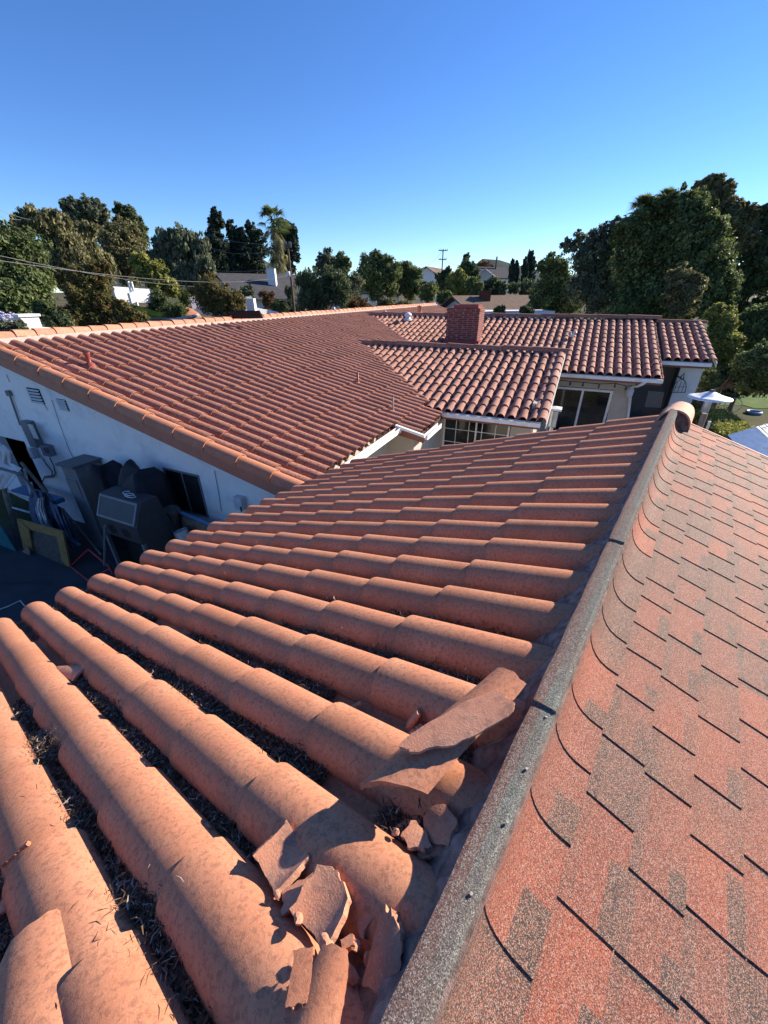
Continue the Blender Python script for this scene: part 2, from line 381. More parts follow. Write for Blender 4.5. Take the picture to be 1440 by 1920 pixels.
# shingle slope
g1v = w1*math.cos(S1B) - Z*math.sin(S1B); ng = math.cos(S1B)*Z + math.sin(S1B)*w1
def shp(r, g, n=0):
    if g >= .435:
        q = CAM + Z*(-1.223) + r*r1 + (g-.368)*g1v
    else:
        s = (g-.30)/.135; A = np.array([-.043, -1.064]); Bc = np.array([-.030, -1.215])
        E_ = np.array([(.435-.368)*math.cos(S1B), -1.223-(.435-.368)*math.sin(S1B)])
        p = (1-s)**2*A+2*s*(1-s)*Bc+s*s*E_; q = CAM + r*r1 + p[0]*w1 + p[1]*Z
    return q + n*ng
mb = MB(); RF = 5.36
gs = [.30]+[.461+.139*k for k in range(0, 30)]
for k in range(len(gs)-1):
    g0, g_1 = gs[k], gs[k+1]; sub = 8 if k == 0 else 2
    gg = np.linspace(g0, g_1, sub+1)
    lay = (k % 2)*0
    lift0 = lambda s: .001+.004*s
    P = np.array([[shp(r, q, .001+.004*(q-g0)/(g_1-g0)) for q in gg] for r in (-2.6, RF)]); mb.grid(P, .12)
    mb.ob(shp(-2.6, g_1, 0), r1*(RF+2.6), g1v*.002, ng*.005, .05)
    # laminated tabs with the darker granule patch at one corner
    r = -2.9+((k*.175) % .31)
    if k: gg = g0+(g_1-g0)*np.array([0, .22, .7, 1])
    while r < RF:
        L = random.uniform(.15, .29); gap = random.choice([.0, .0, .004, .02])
        a, b = max(r, -2.6), min(r+L, RF)
        if b > a+.03:
            rv = min(1, max(.26, random.gauss(.62, .26))) if random.random() > .15 else random.uniform(.12, .28)
            th = .0042; pl = min(b-a-.01, random.uniform(.05, .17))
            rs_ = (a, a+pl, b); sk = random.uniform(-.006, .006)
            top = np.array([[shp(q+sk*(x-g0)/.139, x, .001+.004*(x-g0)/(g_1-g0)+th*(1.05-(q-a)/(b-a))) for x in gg] for q in rs_]); nc_ = len(gg)-1
            at_ = np.full((2, nc_), rv); at_[:, :max(1, nc_//4)] = max(0, rv-.22)
            if random.random() < .8: at_[0, int(nc_*.72):] = random.uniform(.02, .14)
            mb.grid(top, at_.ravel())
            for q in (a,):
                mb.grid(np.array([[shp(q+sk*(x-g0)/.139, x, .001+.004*(x-g0)/(g_1-g0)+dn) for x in gg] for dn in (0, th)]), .0)
            mb.grid(np.array([[shp(a, g_1, 0), shp(b, g_1, 0)], [shp(a, g_1, .005+th), shp(b, g_1, .005)]]), rv*.8)
        r += L+gap+.003
obj('shingle_roof', mb, MT['shingle'], nb)
mb = MB(); mb.ob(shp(-2.6, .5, -.03), r1*(RF+2.58), g1v*4.0, -ng*.12)
obj('roof_deck', mb, MT['deck'], nb)
mb = MB(); mb.ob(shp(RF+.003, .40, -.0), r1*.025, g1v*4.1, -ng*.15); obj('rake_board', mb, MT['fascia'], nb)
# ridge cap strips
def capstrip_mesh(ra, rb, z0, z1_):
    mb = MB(); wl, wr = -.108, -.042; N = 26
    for i in range(N):
        a, b = ra+(rb-ra)*i/N, ra+(rb-ra)*(i+1)/N
        rows_ = []
        for q in (a, b):
            zz = z0+(z1_-z0)*(q-ra)/(rb-ra)+.0018*math.sin(q*9)
            wob = .0015*math.sin(q*23+1)
            rows_.append([CAM+q*r1+w*w1+z*Z for w, z in ((wl+wob, zz-.012), (wl+wob, zz-.002), (wl+.010+wob, zz+.001), (wl+.03, zz+.002), (wr-.012, zz+.001), (wr, zz-.004), (wr+.002, zz-.016))])
        P = np.array(rows_)
        f = MB(); 
        mb.grid(P, np.array([.0, .05, .22, .75, .85, .5]))
    q = ra; zz = z0
    mb.grid(np.array([[CAM+q*r1+w*w1+z*Z for w in (wl, wr)] for z in (zz-.012, zz+.002)]), .0)
    return mb
CZ1 = -1.050
obj('ridge_cap', capstrip_mesh(.86, 2.0, CZ1+.006, CZ1+.004), MT['cap'], nb)
obj('ridge_cap', capstrip_mesh(-1.6, .93, CZ1-.003, CZ1-.002), MT['cap'], nb)
obj('ridge_cap', capstrip_mesh(1.94, 4.98, CZ1+.011, CZ1+.008), MT['cap'], nb)
mb = MB(); mb.ob(CAM+r1*-1.6+w1*-.094+Z*(CZ1-.14), r1*6.55, w1*.06, Z*.128); obj('ridge_board', mb, MT['mortar'], nb)
for q, w in ((.10, -.05), (.36, -.06), (.52, -.05), (.66, -.055), (.83, -.06), (.90, -.05), (1.03, -.045), (1.25, -.052), (1.38, -.056), (1.6, -.045), (1.9, -.05), (2.1, -.055), (2.5, -.05)):
    m = MB(); m.lathe(CAM+q*r1+w*w1+Z*(CZ1+.004), [(.0001, .0010), (.0030, .0009), (.0030, -.004)], 10)
    obj('nail_head', m, MT['mortar_white'], nb)
# mortar bed where the tiles meet the ridge
mb = MB(); rr_ = np.arange(-2.4, 5.2, .014); prof = []
ph = [random.random()*6 for _ in range(8)]
for r in rr_:
    u = ((r-.278+SPN/2+SPN*20) % SPN)/SPN-.5           # 0 at barrel crest
    crest = max(0, math.cos(u*2*math.pi))
    b1 = .009*math.sin(r*31+ph[0])+.007*math.sin(r*67+ph[1])+.006*math.sin(r*113+ph[2])+random.gauss(0, .0015)
    b2 = .007*math.sin(r*23+ph[3])+.004*math.sin(r*91+ph[4])
    prof.append([near(r, .62-.07*crest+b1, -.13), near(r, .60-.075*crest+b1, -.10+.0*crest), near(r, .555-.04*crest+b2, -.062+.03*crest+b1*.6),
                 near(r, .51-.02*crest+b2*.6, -.03+.025*crest+b2), near(r, .478+b1*.3, .002+b1*.5), near(r, .452, .022)])
mb.grid(np.array(prof)); obj('ridge_mortar', mb, MT['mortar'], nb, smooth=True)
# clay ridge tile closing the far end
def barrel(P0, P1, rad0, rad1, up, th=.016, rnd=.5, K=14, arc=math.pi, jag=None):
    m = MB(); P0 = np.asarray(P0); P1 = np.asarray(P1); ax = P1-P0; Ln = np.linalg.norm(ax); ax = ax/Ln
    up = up-ax*(up@ax); up = up/np.linalg.norm(up); sd = np.cross(ax, up)
    an = np.linspace((math.pi-arc)/2, (math.pi+arc)/2, K)
    S_ = np.linspace(0, 1, 6); o_, i_ = [], []
    for s in S_:
        R_ = rad0+(rad1-rad0)*s; ro, ri = [], []
        for j, q in enumerate(an):
            sh = 0
            if jag and s == 0: sh = jag[0]*math.sin(j*2.1)+jag[0]*.7*math.sin(j*5.3+1)
            if jag and s == 1: sh = jag[1]*math.sin(j*1.7+2)+jag[1]*.7*math.sin(j*4.1)
            c = P0+ax*(s*Ln+sh); d = sd*math.cos(q)+up*math.sin(q); ro.append(c+d*R_); ri.append(c+d*(R_-th))
        o_.append(ro); i_.append(ri)
    o_, i_ = np.array(o_), np.array(i_)
    m.grid(o_, rnd); m.grid(i_, rnd*.8)
    for k in (0, -1): m.grid(np.stack([o_[k], i_[k]]), rnd*.7)
    for k in (0, -1): m.grid(np.stack([o_[:, k], i_[:, k]]), rnd*.7)
    return m
obj('ridge_tile', barrel(CAM+r1*4.93+w1*-.045+Z*-1.185, CAM+r1*5.48+w1*-.02+Z*-1.19, .150, .135, Z, jag=(.0, .015)), MT['clay_pale'], nb, smooth=True)
mb = MB(); c_ = CAM+r1*4.97+w1*-.045+Z*-1.2; mb.prism([c_+w1*.149*math.cos(q)+Z*.136*math.sin(q) for q in np.linspace(0, math.pi, 16)]+[c_-w1*.149-Z*.16, c_+w1*.149-Z*.16], r1*.38); obj('ridge_mortar', mb, MT['mortar'], nb)
# walls under the near roof
mb = MB(); q0 = near(5.05, 4.7, -.2); q1 = near(-2.4, 4.7, -.2)
zt = q0[2]; mb.ob([*q0[:2], 0], q1-q0, w1*.15, Z*zt)
wR = 3.6
pk = CAM+r1*5.05+Z*-1.35; pe = CAM+r1*5.05+w1*3.4+Z*(-1.35-3.4*math.tan(S1B))
mb.prism([[*q0[:2], 0], q0, pk, pe, [*pe[:2], 0]], -r1*.15)
obj('wall', mb, MT['stucco_beige'], nb)

# ------------------------------------------------------------------ main house
mh = thing('tiled_house', Bp(10, 8, -5.3), 'long white stucco house with clay barrel roofs and red brick chimney', 'house')
SPB = .2905
mb = MB()
def keepB(r, tl, tu):
    if r > 24.3 and tl > -6: return False
    return True
rowsB = [4.98+SPB*k for k in range(int((35.6-4.98)/SPB))]
EB = list(np.linspace(-11.2, -2.92, 12)); EB = EB[:1]+[e+.12 for e in EB[1:-1]]+EB[-1:]
for r in rowsB:
    el = EB
    if r > 23.9: el = EB[:5]
    elif 8.65 < r < 10.6: el = EB[:-1]+[EB[-1], EB[-1]+.62]
    j = random.gauss(0, .02)
    el = [el[0]]+[e+j for e in el[1:]]
    tile_field(mb, FB, [r], el, SPB, .114, .108, dip=.01, lift=.03, jt=.02, jr=.004, slip=.03, K=11)
obj('tile_roof', mb, MT['clay_main'], mh, smooth=True)
# deck + far slope
mb = MB(); o = CAM-3.64*n2
mb.ob(o+r2*4.75+t2*-11.2, r2*30.9, t2*8.0, -n2*.08)
mb.ob(o+r2*8.6+t2*-3.2, r2*2.1, t2*.9, -n2*.08)
rp = CAM-3.6*n2+t2*-11.25+r2*4.7; tb = w2*math.cos(S2)-Z*math.sin(S2); mb.ob(rp, r2*31, tb*8.5, -Z*.1)
obj('roof_deck', mb, MT['deck'], mh)
# rake: overlapping barrels, fascia board
mb = MB(); nT = 12; tE = list(np.linspace(-11.3, -2.80, nT+1))
for k in range(nT):
    a, b = tE[k]-.03, tE[k+1]+.05
    P0 = CAM-3.5*n2+r2*4.76+t2*a+n2*(-.115); P1 = CAM-3.5*n2+r2*(4.76)+t2*b+n2*(-.098)
    q = barrel(P0, P1, .135, .150, n2-.2*r2, rnd=random.uniform(.2, .8)); mb.v += q.v; mb.a += q.a
    for f in q.f: mb.f.append(f+mb.n)
    mb.n += q.n
def merge(mb, q):
    for f in q.f: mb.f.append(f+mb.n)
    mb.v += q.v; mb.a += q.a; mb.n += q.n
obj('rake_tiles', mb, MT['clay_near'], mh, smooth=True)
mb = MB(); mb.ob(CAM-3.5*n2+r2*4.615+t2*-11.3+n2*-.13, t2*8.5, r2*.03, -Z*.19)
obj('rake_board', mb, MT['fascia'], mh)
# ridge caps + white mortar
def ridge_run(P0, P1, rad_, Ln, mat, name='ridge_tiles', up=Z, par=mh):
    m = MB(); d = P1-P0; L = np.linalg.norm(d); n = max(1, int(L/Ln)); e = d/n
    for k in range(n):
        a = P0+e*k; b = P0+e*(k+1)+e*.1
        jz = Z*random.gauss(0, .006)
        merge(m, barrel(b+jz+Z*.0, a+jz+Z*.014, rad_*.92, rad_*1.05, up, rnd=random.random(), K=10))
    return obj(name, m, mat, par, smooth=True)
zR = -.80
wRid = 11.72
ridge_run(Bp(4.55, wRid, zR-.04), Bp(24.1, wRid, zR-.04), .135, .42, MT['clay_ridge'])
ridge_run(Bp(24.1, wRid+.05, zR-.03), Bp(35.8, wRid+.05, zR-.03), .135, .42, MT['clay_ridge'])
mb = MB(); mb.ob(Bp(4.95, wRid-.235, zR-.16), r2*30.7, w2*.1, Z*.135); obj('ridge_mortar', mb, MT['mortar_white'], mh)
mb = MB(); mb.ob(Bp(24.2, 11.0, -1.5), r2*.0+r2*.12, w2*.62, Z*.6); obj('valley_mortar', mb, MT['mortar_white'], mh)
# wings
def wing(d, rr0, rr1, w_l, w_r, expo, rake=True, sp=.285, jt=.015):
    off = -d*math.sin(S2); ta, tb_ = -(rr1-off)/math.cos(S2), -(rr0-off)/math.cos(S2)
    n = max(3, round((tb_-ta)/expo)); m = MB()
    x0, x1 = -w_l, -w_r
    rows_ = [x1-.2-sp*k for k in range(int((x1-x0)/sp))]
    for r in rows_:
        j = random.gauss(0, .03); e = list(np.linspace(ta+.05, tb_, n+1)); e = [e[0]]+[x+j for x in e[1:-1]]+[e[-1]+random.gauss(0, .012)]
        tile_field(m, FC(d), [r], e, sp, .104, .105, dip=.02, lift=.034, jt=jt, jr=.006, slip=.04, K=11)
    obj('tile_roof', m, MT['clay_wing'], mh, smooth=True)
    if rake:
        m = MB()
        for k in range(n):
            a = ta+(tb_-ta)*k/n; b = ta+(tb_-ta)*(k+1)/n+.05
            merge(m, barrel(CAM+d*n3-w2*(x1-.02)+t3*a+n3*-.09, CAM+d*n3-w2*(x1-.02)+t3*b+n3*-.07, .115, .13, n3, rnd=random.random(), K=10))
        obj('rake_tiles', m, MT['clay_wing'], mh, smooth=True)
        m = MB(); m.ob(CAM+d*n3-w2*(x1+.10)+t3*ta+n3*-.10, t3*(tb_-ta+.05), -w2*.02, -Z*.14); obj('rake_board', m, MT['white_paint'], mh)
    m = MB(); m.ob(CAM+d*n3-w2*x0+t3*ta+n3*-.125, t3*(tb_-ta-.06), -w2*(x1-x0), -n3*.06)
    zr = d/math.cos(S2)+math.tan(S2)*rr1
    bk = r2*math.cos(S2)-Z*math.sin(S2); m.ob(Bp(rr1, w_l, zr-.10), bk*(3.6 if rr1 < 20 else 6), -w2*(w_l-w_r), -Z*.06)
    obj('roof_deck', m, MT['deck'], mh)
    return zr
z_mid = wing(-5.21, 10.70, 15.30, 8.6, .50, .52)
z_far = wing(-6.07, 16.06, 22.0, 11.6, -2.72, .50, rake=False)
z_f2 = wing(-6.163, 17.95, 22.0, -2.72, -4.30, .45)
ridge_run(Bp(15.3, 8.45, z_mid-.05), Bp(15.3, .42, z_mid-.05), .135, .9, MT['clay_main'])
ridge_run(Bp(22.0, 11.3, z_far-.05), Bp(22.0, -2.8, z_far-.03), .14, 1.1, MT['clay_main'])
ridge_run(Bp(22.0, -2.75, z_f2-.07), Bp(22.0, -4.38, z_f2-.07), .12, 1.0, MT['clay_main'])
# gutters, fascias and eave walls: (eave r, w from, w to, z)
def eave(r, wa, wb, z, ends=True):
    m = MB(); Lw = wb-wa
    for (dr, z0, z1_) in ((-.10, z-.10, z+.0), (0., z-.10, z+.01)): m.ob(Bp(r+dr, wa, z0), r2*.008, w2*Lw, Z*(z1_-z0))
    m.ob(Bp(r-.10, wa, z-.108), r2*.11, w2*Lw, Z*.008); m.ob(Bp(r-.118, wa, z-.006), r2*.03, w2*Lw, Z*.012)
    obj('gutter', m, MT['white_paint'], mh)
    m = MB(); m.ob(Bp(r+.015, wa, z-.19), r2*.025, w2*Lw, Z*.20); obj('fascia', m, MT['fascia_brown'], mh)
    m = MB(); m.ob(Bp(r+.045, wa+.02, z-.10), r2*.55, w2*(Lw-.04), Z*.02); obj('soffit', m, MT['wood_grey'], mh)
eave(10.70, .52, 3.12, -2.91)
eave(16.1, -2.70, 1.6, -2.53)
eave(17.98, -4.28, -2.75, -2.19)
# main slope gutters (run along r2) and the pop-out return
def gut_r(w, ra, rb, z):
    m = MB(); m.ob(Bp(ra, w-.10, z-.10), r2*(rb-ra), w2*.008, Z*.10); m.ob(Bp(ra, w, z-.10), r2*(rb-ra), w2*.008, Z*.11)
    m.ob(Bp(ra, w-.10, z-.108), r2*(rb-ra), w2*.11, Z*.008); m.ob(Bp(ra, w-.112, z-.004), r2*(rb-ra), w2*.028, Z*.01)
    obj('gutter', m, MT['white_paint'], mh)
    m = MB(); m.ob(Bp(ra, w+.02, z-.2), r2*(rb-ra), w2*.025, Z*.19); obj('fascia', m, MT['fascia_brown'], mh)
gut_r(3.58, 5.0, 8.55, -2.80)
gut_r(2.95, 8.66, 9.75, -2.95)
m = MB(); m.hexa([Bp(8.50, 3.62, -2.80), Bp(8.50, 2.88, -2.96), Bp(8.58, 2.88, -2.96), Bp(8.58, 3.62, -2.80), Bp(8.50, 3.62, -2.74), Bp(8.50, 2.88, -2.90), Bp(8.58, 2.88, -2.90), Bp(8.58, 3.62, -2.74)])
obj('gutter', m, MT['white_paint'], mh)
m = MB(); m.hexa([Bp(8.585, 3.62, -3.0), Bp(8.585, 2.9, -3.12), Bp(8.61, 2.9, -3.12), Bp(8.61, 3.62, -3.0), Bp(8.585, 3.62, -2.80), Bp(8.585, 2.9, -2.97), Bp(8.61, 2.9, -2.97), Bp(8.61, 3.62, -2.80)])
obj('fascia', m, MT['fascia_brown'], mh)
# walls
m = MB()
def zB(w): return (-3.5+math.sin(S2)*w)/math.cos(S2)
wc = 4.1
m.prism([Bp(4.9, wc, -5.3), Bp(4.9, wc, zB(wc)-.2), Bp(4.9, wRid, zR-.2), Bp(4.9, 13.0, zR-.55), Bp(4.9, 13.0, -3.2), Bp(4.9, 12.15, -3.2), Bp(4.9, 12.15, -5.3)], r2*.15)
m.prism([Bp(4.9, 13.4, -5.3), Bp(4.9, 13.4, zR-.6), Bp(4.9, 18.5, -2.5), Bp(4.9, 18.5, -5.3)], r2*.15)
m.ob(Bp(4.9, 13.0, -3.2), r2*.15, w2*.4, Z*2.0)
obj('wall', m, MT['stucco'], mh)
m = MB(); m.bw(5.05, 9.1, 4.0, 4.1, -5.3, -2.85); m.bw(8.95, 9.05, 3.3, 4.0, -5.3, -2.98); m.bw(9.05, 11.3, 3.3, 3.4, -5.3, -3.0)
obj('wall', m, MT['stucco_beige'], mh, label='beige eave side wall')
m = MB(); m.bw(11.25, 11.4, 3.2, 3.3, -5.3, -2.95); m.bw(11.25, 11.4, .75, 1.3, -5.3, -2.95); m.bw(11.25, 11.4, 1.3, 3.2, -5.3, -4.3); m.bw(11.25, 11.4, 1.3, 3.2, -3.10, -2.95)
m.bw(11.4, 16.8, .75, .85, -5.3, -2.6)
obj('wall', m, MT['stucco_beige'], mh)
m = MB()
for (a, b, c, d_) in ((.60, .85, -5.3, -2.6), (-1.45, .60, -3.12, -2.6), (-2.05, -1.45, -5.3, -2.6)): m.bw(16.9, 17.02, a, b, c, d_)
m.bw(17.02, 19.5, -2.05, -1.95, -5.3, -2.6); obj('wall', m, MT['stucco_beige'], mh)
m = MB(); m.bw(19.5, 19.6, -4.25, -2.0, -5.3, -2.1); m.bw(18.75, 19.5, -3.62, -3.58, -5.3, -2.3); obj('patio_back_wall', m, MT['dark_grey'], mh)  # dark wall colour stands in for the shaded, cluttered recess
m = MB(); m.bw(18.6, 18.75, -4.25, -3.55, -5.3, -2.3); m.bw(18.75, 21, -4.25, -4.15, -5.3, -2.2)
obj('wall', m, MT['wall_white'], mh, label='narrow pale wall pier at the far end')
# windows of the main house
def window(name, r, wa, wb, z0, z1_, nx=1, ny=1, fr=.05, mat='white_paint', bars=.02, mull=None, out=.03):
    f = MB()
    f.bw(r-out, r+.01, wa, wb, z0, z0+fr); f.bw(r-out, r+.01, wa, wb, z1_-fr, z1_); f.bw(r-out+.002, r+.01, wa, wa+fr, z0+fr, z1_-fr); f.bw(r-out+.002, r+.01, wb-fr, wb, z0+fr, z1_-fr)
    if mull is not None: f.bw(r-out+.004, r+.01, mull-fr/2, mull+fr/2, z0+fr, z1_-fr)
    fo = obj(name, f, MT[mat], mh)
    for i in range(1, nx): 
        q = MB(); x = wa+(wb-wa)*i/nx; q.bw(r-out+.008, r+.005, x-bars/2, x+bars/2, z0+fr, z1_-fr); obj('glazing_bar', q, MT[mat], fo)
    for i in range(1, ny):
        q = MB(); x = z0+(z1_-z0)*i/ny; q.bw(r-out+.010, r+.003, wa+fr, wb-fr, x-bars/2, x+bars/2); obj('glazing_bar', q, MT[mat], fo)
    q = MB(); q.bw(r-out+.014, r-.002, wa+fr*.8, wb-fr*.8, z0+fr*.8, z1_-fr*.8); obj('pane', q, MT['glass'], fo)
    return fo
window('window', 4.9, 6.19, 7.17, -4.0, -3.05, mull=6.66, fr=.035, mat='grey_paint', out=.02)
window('window', 11.25, 1.32, 3.22, -4.3, -3.12, nx=5, ny=3, fr=.05, mull=2.25)
window('sliding_door', 16.9, -1.42, .58, -5.2, -3.14, mull=-.43, fr=.08)
# gable vents
for (px0, py0, px1, py1) in ((50, 726, 85, 758), (106, 747, 131, 771)):
    a = rwz(at_r(px0, py0, 4.9)); b = rwz(at_r(px1, py1, 4.9)); f = MB()
    w_a, w_b, zz0, zz1 = b[1], a[1], b[2], a[2]
    f.bw(4.885, 4.9, w_a, w_b, zz0, zz1); fo = obj('gable_vent', f, MT['black'], mh)
    q = MB()
    for k in range(5):
        z_ = zz0+(zz1-zz0)*k/5; q.ob(Bp(4.86, w_a, z_+.005), w2*(w_b-w_a), r2*.03+Z*.035, Z*.006)
    obj('slat', q, MT['cloth_white'], fo)
# doorway interior walls, coloured black to stand in for the shade inside
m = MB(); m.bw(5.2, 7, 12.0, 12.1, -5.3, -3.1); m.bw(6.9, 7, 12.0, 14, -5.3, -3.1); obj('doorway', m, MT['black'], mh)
# chimney
zt = at_r(838.5, 583, 18.2)[2]-CZ; wcl, wcr = rwz(at_r(837, 610, 18.2))[1], rwz(at_r(897, 610, 18.2))[1]
cm = MB(); cm.bw(18.2, 19.15, wcr, wcl, -2.4, zt-.0); ch = obj('chimney', cm, MT['brick'], mh)
cm = MB(); cm.bw(18.17, 19.18, wcr-.03, wcl+.03, zt, zt+.09); cm.bw(18.24, 19.11, wcr+.04, wcl-.04, zt+.092, zt+.12); obj('chimney_crown', cm, MT['brick'], ch)
cm = MB(); cm.bw(18.3, 18.36, wcr+.1, wcl-.25, zt+.122, zt+.24); cm.bw(18.98, 19.04, wcr+.1, wcl-.25, zt+.122, zt+.24); cm.bw(18.36, 18.98, wcr+.1, wcr+.15, zt+.122, zt+.24); cm.bw(18.36, 18.98, wcl-.30, wcl-.25, zt+.122, zt+.24); obj('flue_cap', cm, MT['red_metal'], ch)
zb = -6.241+.2391*18.2
cm = MB(); cm.bw(18.12, 18.197, wcr-.08, wcl+.06, zb-.15, zb+.10); cm.bw(18.12, 19.2, wcr-.08, wcr-.003, zb-.15, zb+.10); obj('flashing', cm, MT['red_metal'], ch)
# roof vents
def pipe_vent(base, h, r_, mat, nrm, cap=True):
    m = MB(); m.lathe(base, [(r_*3, -.02), (r_*2.0, .05), (r_*1.25, .07), (r_, .08), (r_, h*.55), (r_*1.05, h*.6), (r_*1.7, h*.95), (r_*1.7, h), (r_*1.2, h)] if cap else [(r_*2.4, -.02), (r_*1.2, .03), (r_, .04), (r_, h), (r_*.7, h)], 16)
    return obj('vent_pipe', m, mat, mh, smooth=True)
pipe_vent(hit(170, 686, n2, -3.53), .27, .040, MT['red_metal'], n2)
pipe_vent(hit(671, 717, n2, -3.53), .28, .03, MT['red_metal'], n2, False)
pipe_vent(hit(737, 770, n2, -3.53), .35, .02, MT['trunk_pale'], n2, False)
for px, py, s in ((765, 599, 1.), (764, 589, .9)):
    b = hit(px, py, n3, -6.1) if s == 1 else Bp(22.6, 9.6, -1.25)
    m = MB(); m.lathe(b, [(.3*s, -.05), (.19*s, .03), (.13*s, .06), (.13*s, .13*s)], 20); v = obj('turbine_vent', m, MT['galv'], mh, smooth=True)
    m = MB(); m.lathe(b+Z*.12*s, [(.14*s, 0), (.18*s, .05*s), (.18*s, .11*s), (.14*s, .17*s), (.05*s, .21*s), (.001, .215*s)], 20)
    obj('vent_head', m, MT['white_paint'], v, smooth=True)
    m = MB()
    for k in range(16):
        q = k*2*math.pi/16; m.tube([b+Z*(.14)*s+np.array([math.cos(q), math.sin(q), 0])*.16*s, b+Z*.21*s+np.array([math.cos(q+.2), math.sin(q+.2), 0])*.187*s, b+Z*.29*s+np.array([math.cos(q+.4), math.sin(q+.4), 0])*.135*s], .008, 4)
    obj('vane', m, MT['galv'], v)
m = MB(); b = at_d(787, 579, 27); m.lathe(b, [(.12, -.2), (.12, .1), (.2, .12), (.001, .2)], 14); obj('vent_pipe', m, MT['clay_ridge'], mh, smooth=True)
m = MB(); b = Bp(19.5, wRid, zR); m.lathe(b, [(.04, -.1), (.04, .2), (.001, .21)], 10); obj('vent_pipe', m, MT['white_paint'], mh, smooth=True)
# floodlight on the far wing roof
b = hit(1072, 632, n3, -6.05)
m = MB(); m.box(b+Z*.06, (.14, .14, .1)); fl = obj('floodlight', m, MT['galv'], mh, bevel=.01)
for s in (-1, 1):
    m = MB(); c = b-w2*.09*s+Z*.14-r2*.05; m.lathe(c, [(.03, .12), (.05, .08), (.075, 0), (.06, -.005), (.001, -.006)], 14, ax=r2*.9+Z*.5-w2*.3*s); obj('lamp_head', m, MT['galv'], fl, smooth=True)
# electric meter box, panel, conduit, wire and box by the window (on the gable wall)
def wallbox(name, px, py, wd, ht, dp, mat='grey_paint', par=mh, bevel=.008):
    r_, w_, z_ = rwz(at_r(px, py, 4.9-dp)); m = MB(); m.bw(4.897-dp, 4.897, w_-wd/2, w_+wd/2, z_-ht/2, z_+ht/2); return obj(name, m, MT[mat], par, bevel=bevel)
mt = wallbox('meter_box', 53, 815, .30, .62, .16)
q = MB(); r_, w_, z_ = rwz(at_r(58, 806, 4.7)); q.bw(4.722, 4.735, w_-.1, w_+.1, z_-.22, z_+.12); obj('meter_cover', q, MT['galv'], mt)
sb = wallbox('fuse_box', 57, 850, .16, .28, .14, 'galv'); wallbox('breaker_box', 84, 846, .28, .26, .15)
q = MB(); r_, w_, z_ = rwz(at_r(87, 844, 4.74)); q.lathe(Bp(4.735, w_, z_), [(.07, .012), (.07, .0), (.05, -.004)], 16, ax=r2); obj('meter_dial', q, MT['glass'], sb)
m = MB(); a = at_r(17, 737, 4.86); b_ = at_r(38, 797, 4.86); m.tube([a, b_], .022, 8); m.box(a, (.09, .09, .12)); obj('conduit', m, MT['grey_paint'], mh)
for pl in ([(80, 860), (88, 872), (98, 884), (97, 892), (84, 893), (79, 905), (90, 922)], [(93, 858), (101, 874), (104, 888), (100, 894), (84, 896)]):
    m = MB(); m.tube([at_r(x, y, 4.86) for x, y in pl], .014, 6); obj('cable', m, MT['dark_grey'], mh, smooth=True)
for pl in ([(97, 750), (110, 790), (128, 840), (141, 866)], [(402, 882), (409, 920), (415, 958)], [(12, 702), (18, 717)], [(82, 757), (90, 770)]):
    m = MB(); m.tube([at_r(x, y, 4.885) for x, y in pl], .006, 5); obj('cable', m, MT['grey_paint'], mh)
cb = wallbox('control_box', 446, 945, .19, .26, .12, 'cloth_white')
q = MB(); r_, w_, z_ = rwz(at_r(452, 955, 4.77)); q.bw(4.765, 4.776, w_-.015, w_+.015, z_-.05, z_+.05); obj('latch', q, MT['black'], cb)
# string lights under the far eave, hung lantern
sgp = [at_r(x, y, 16.3) for x, y in ((1041, 712), (1070, 715), (1094, 717), (1124, 720), (1154, 719), (1175, 724), (1186, 723))]
sg = thing('string_lights', sgp[0], 'black cord of cafe bulbs strung under the far white gutter above the sliding door', 'string lights')
m = MB(); m.tube(sgp, .012, 5); obj('cord', m, MT['wire_black'], sg)
for p in sgp[1:-1]:
    m = MB(); m.lathe(p-Z*.06, [(.012, .05), (.02, .03), (.035, -.02), (.03, -.06), (.001, -.085)], 10); obj('bulb', m, MT['glass'], sg, smooth=True)

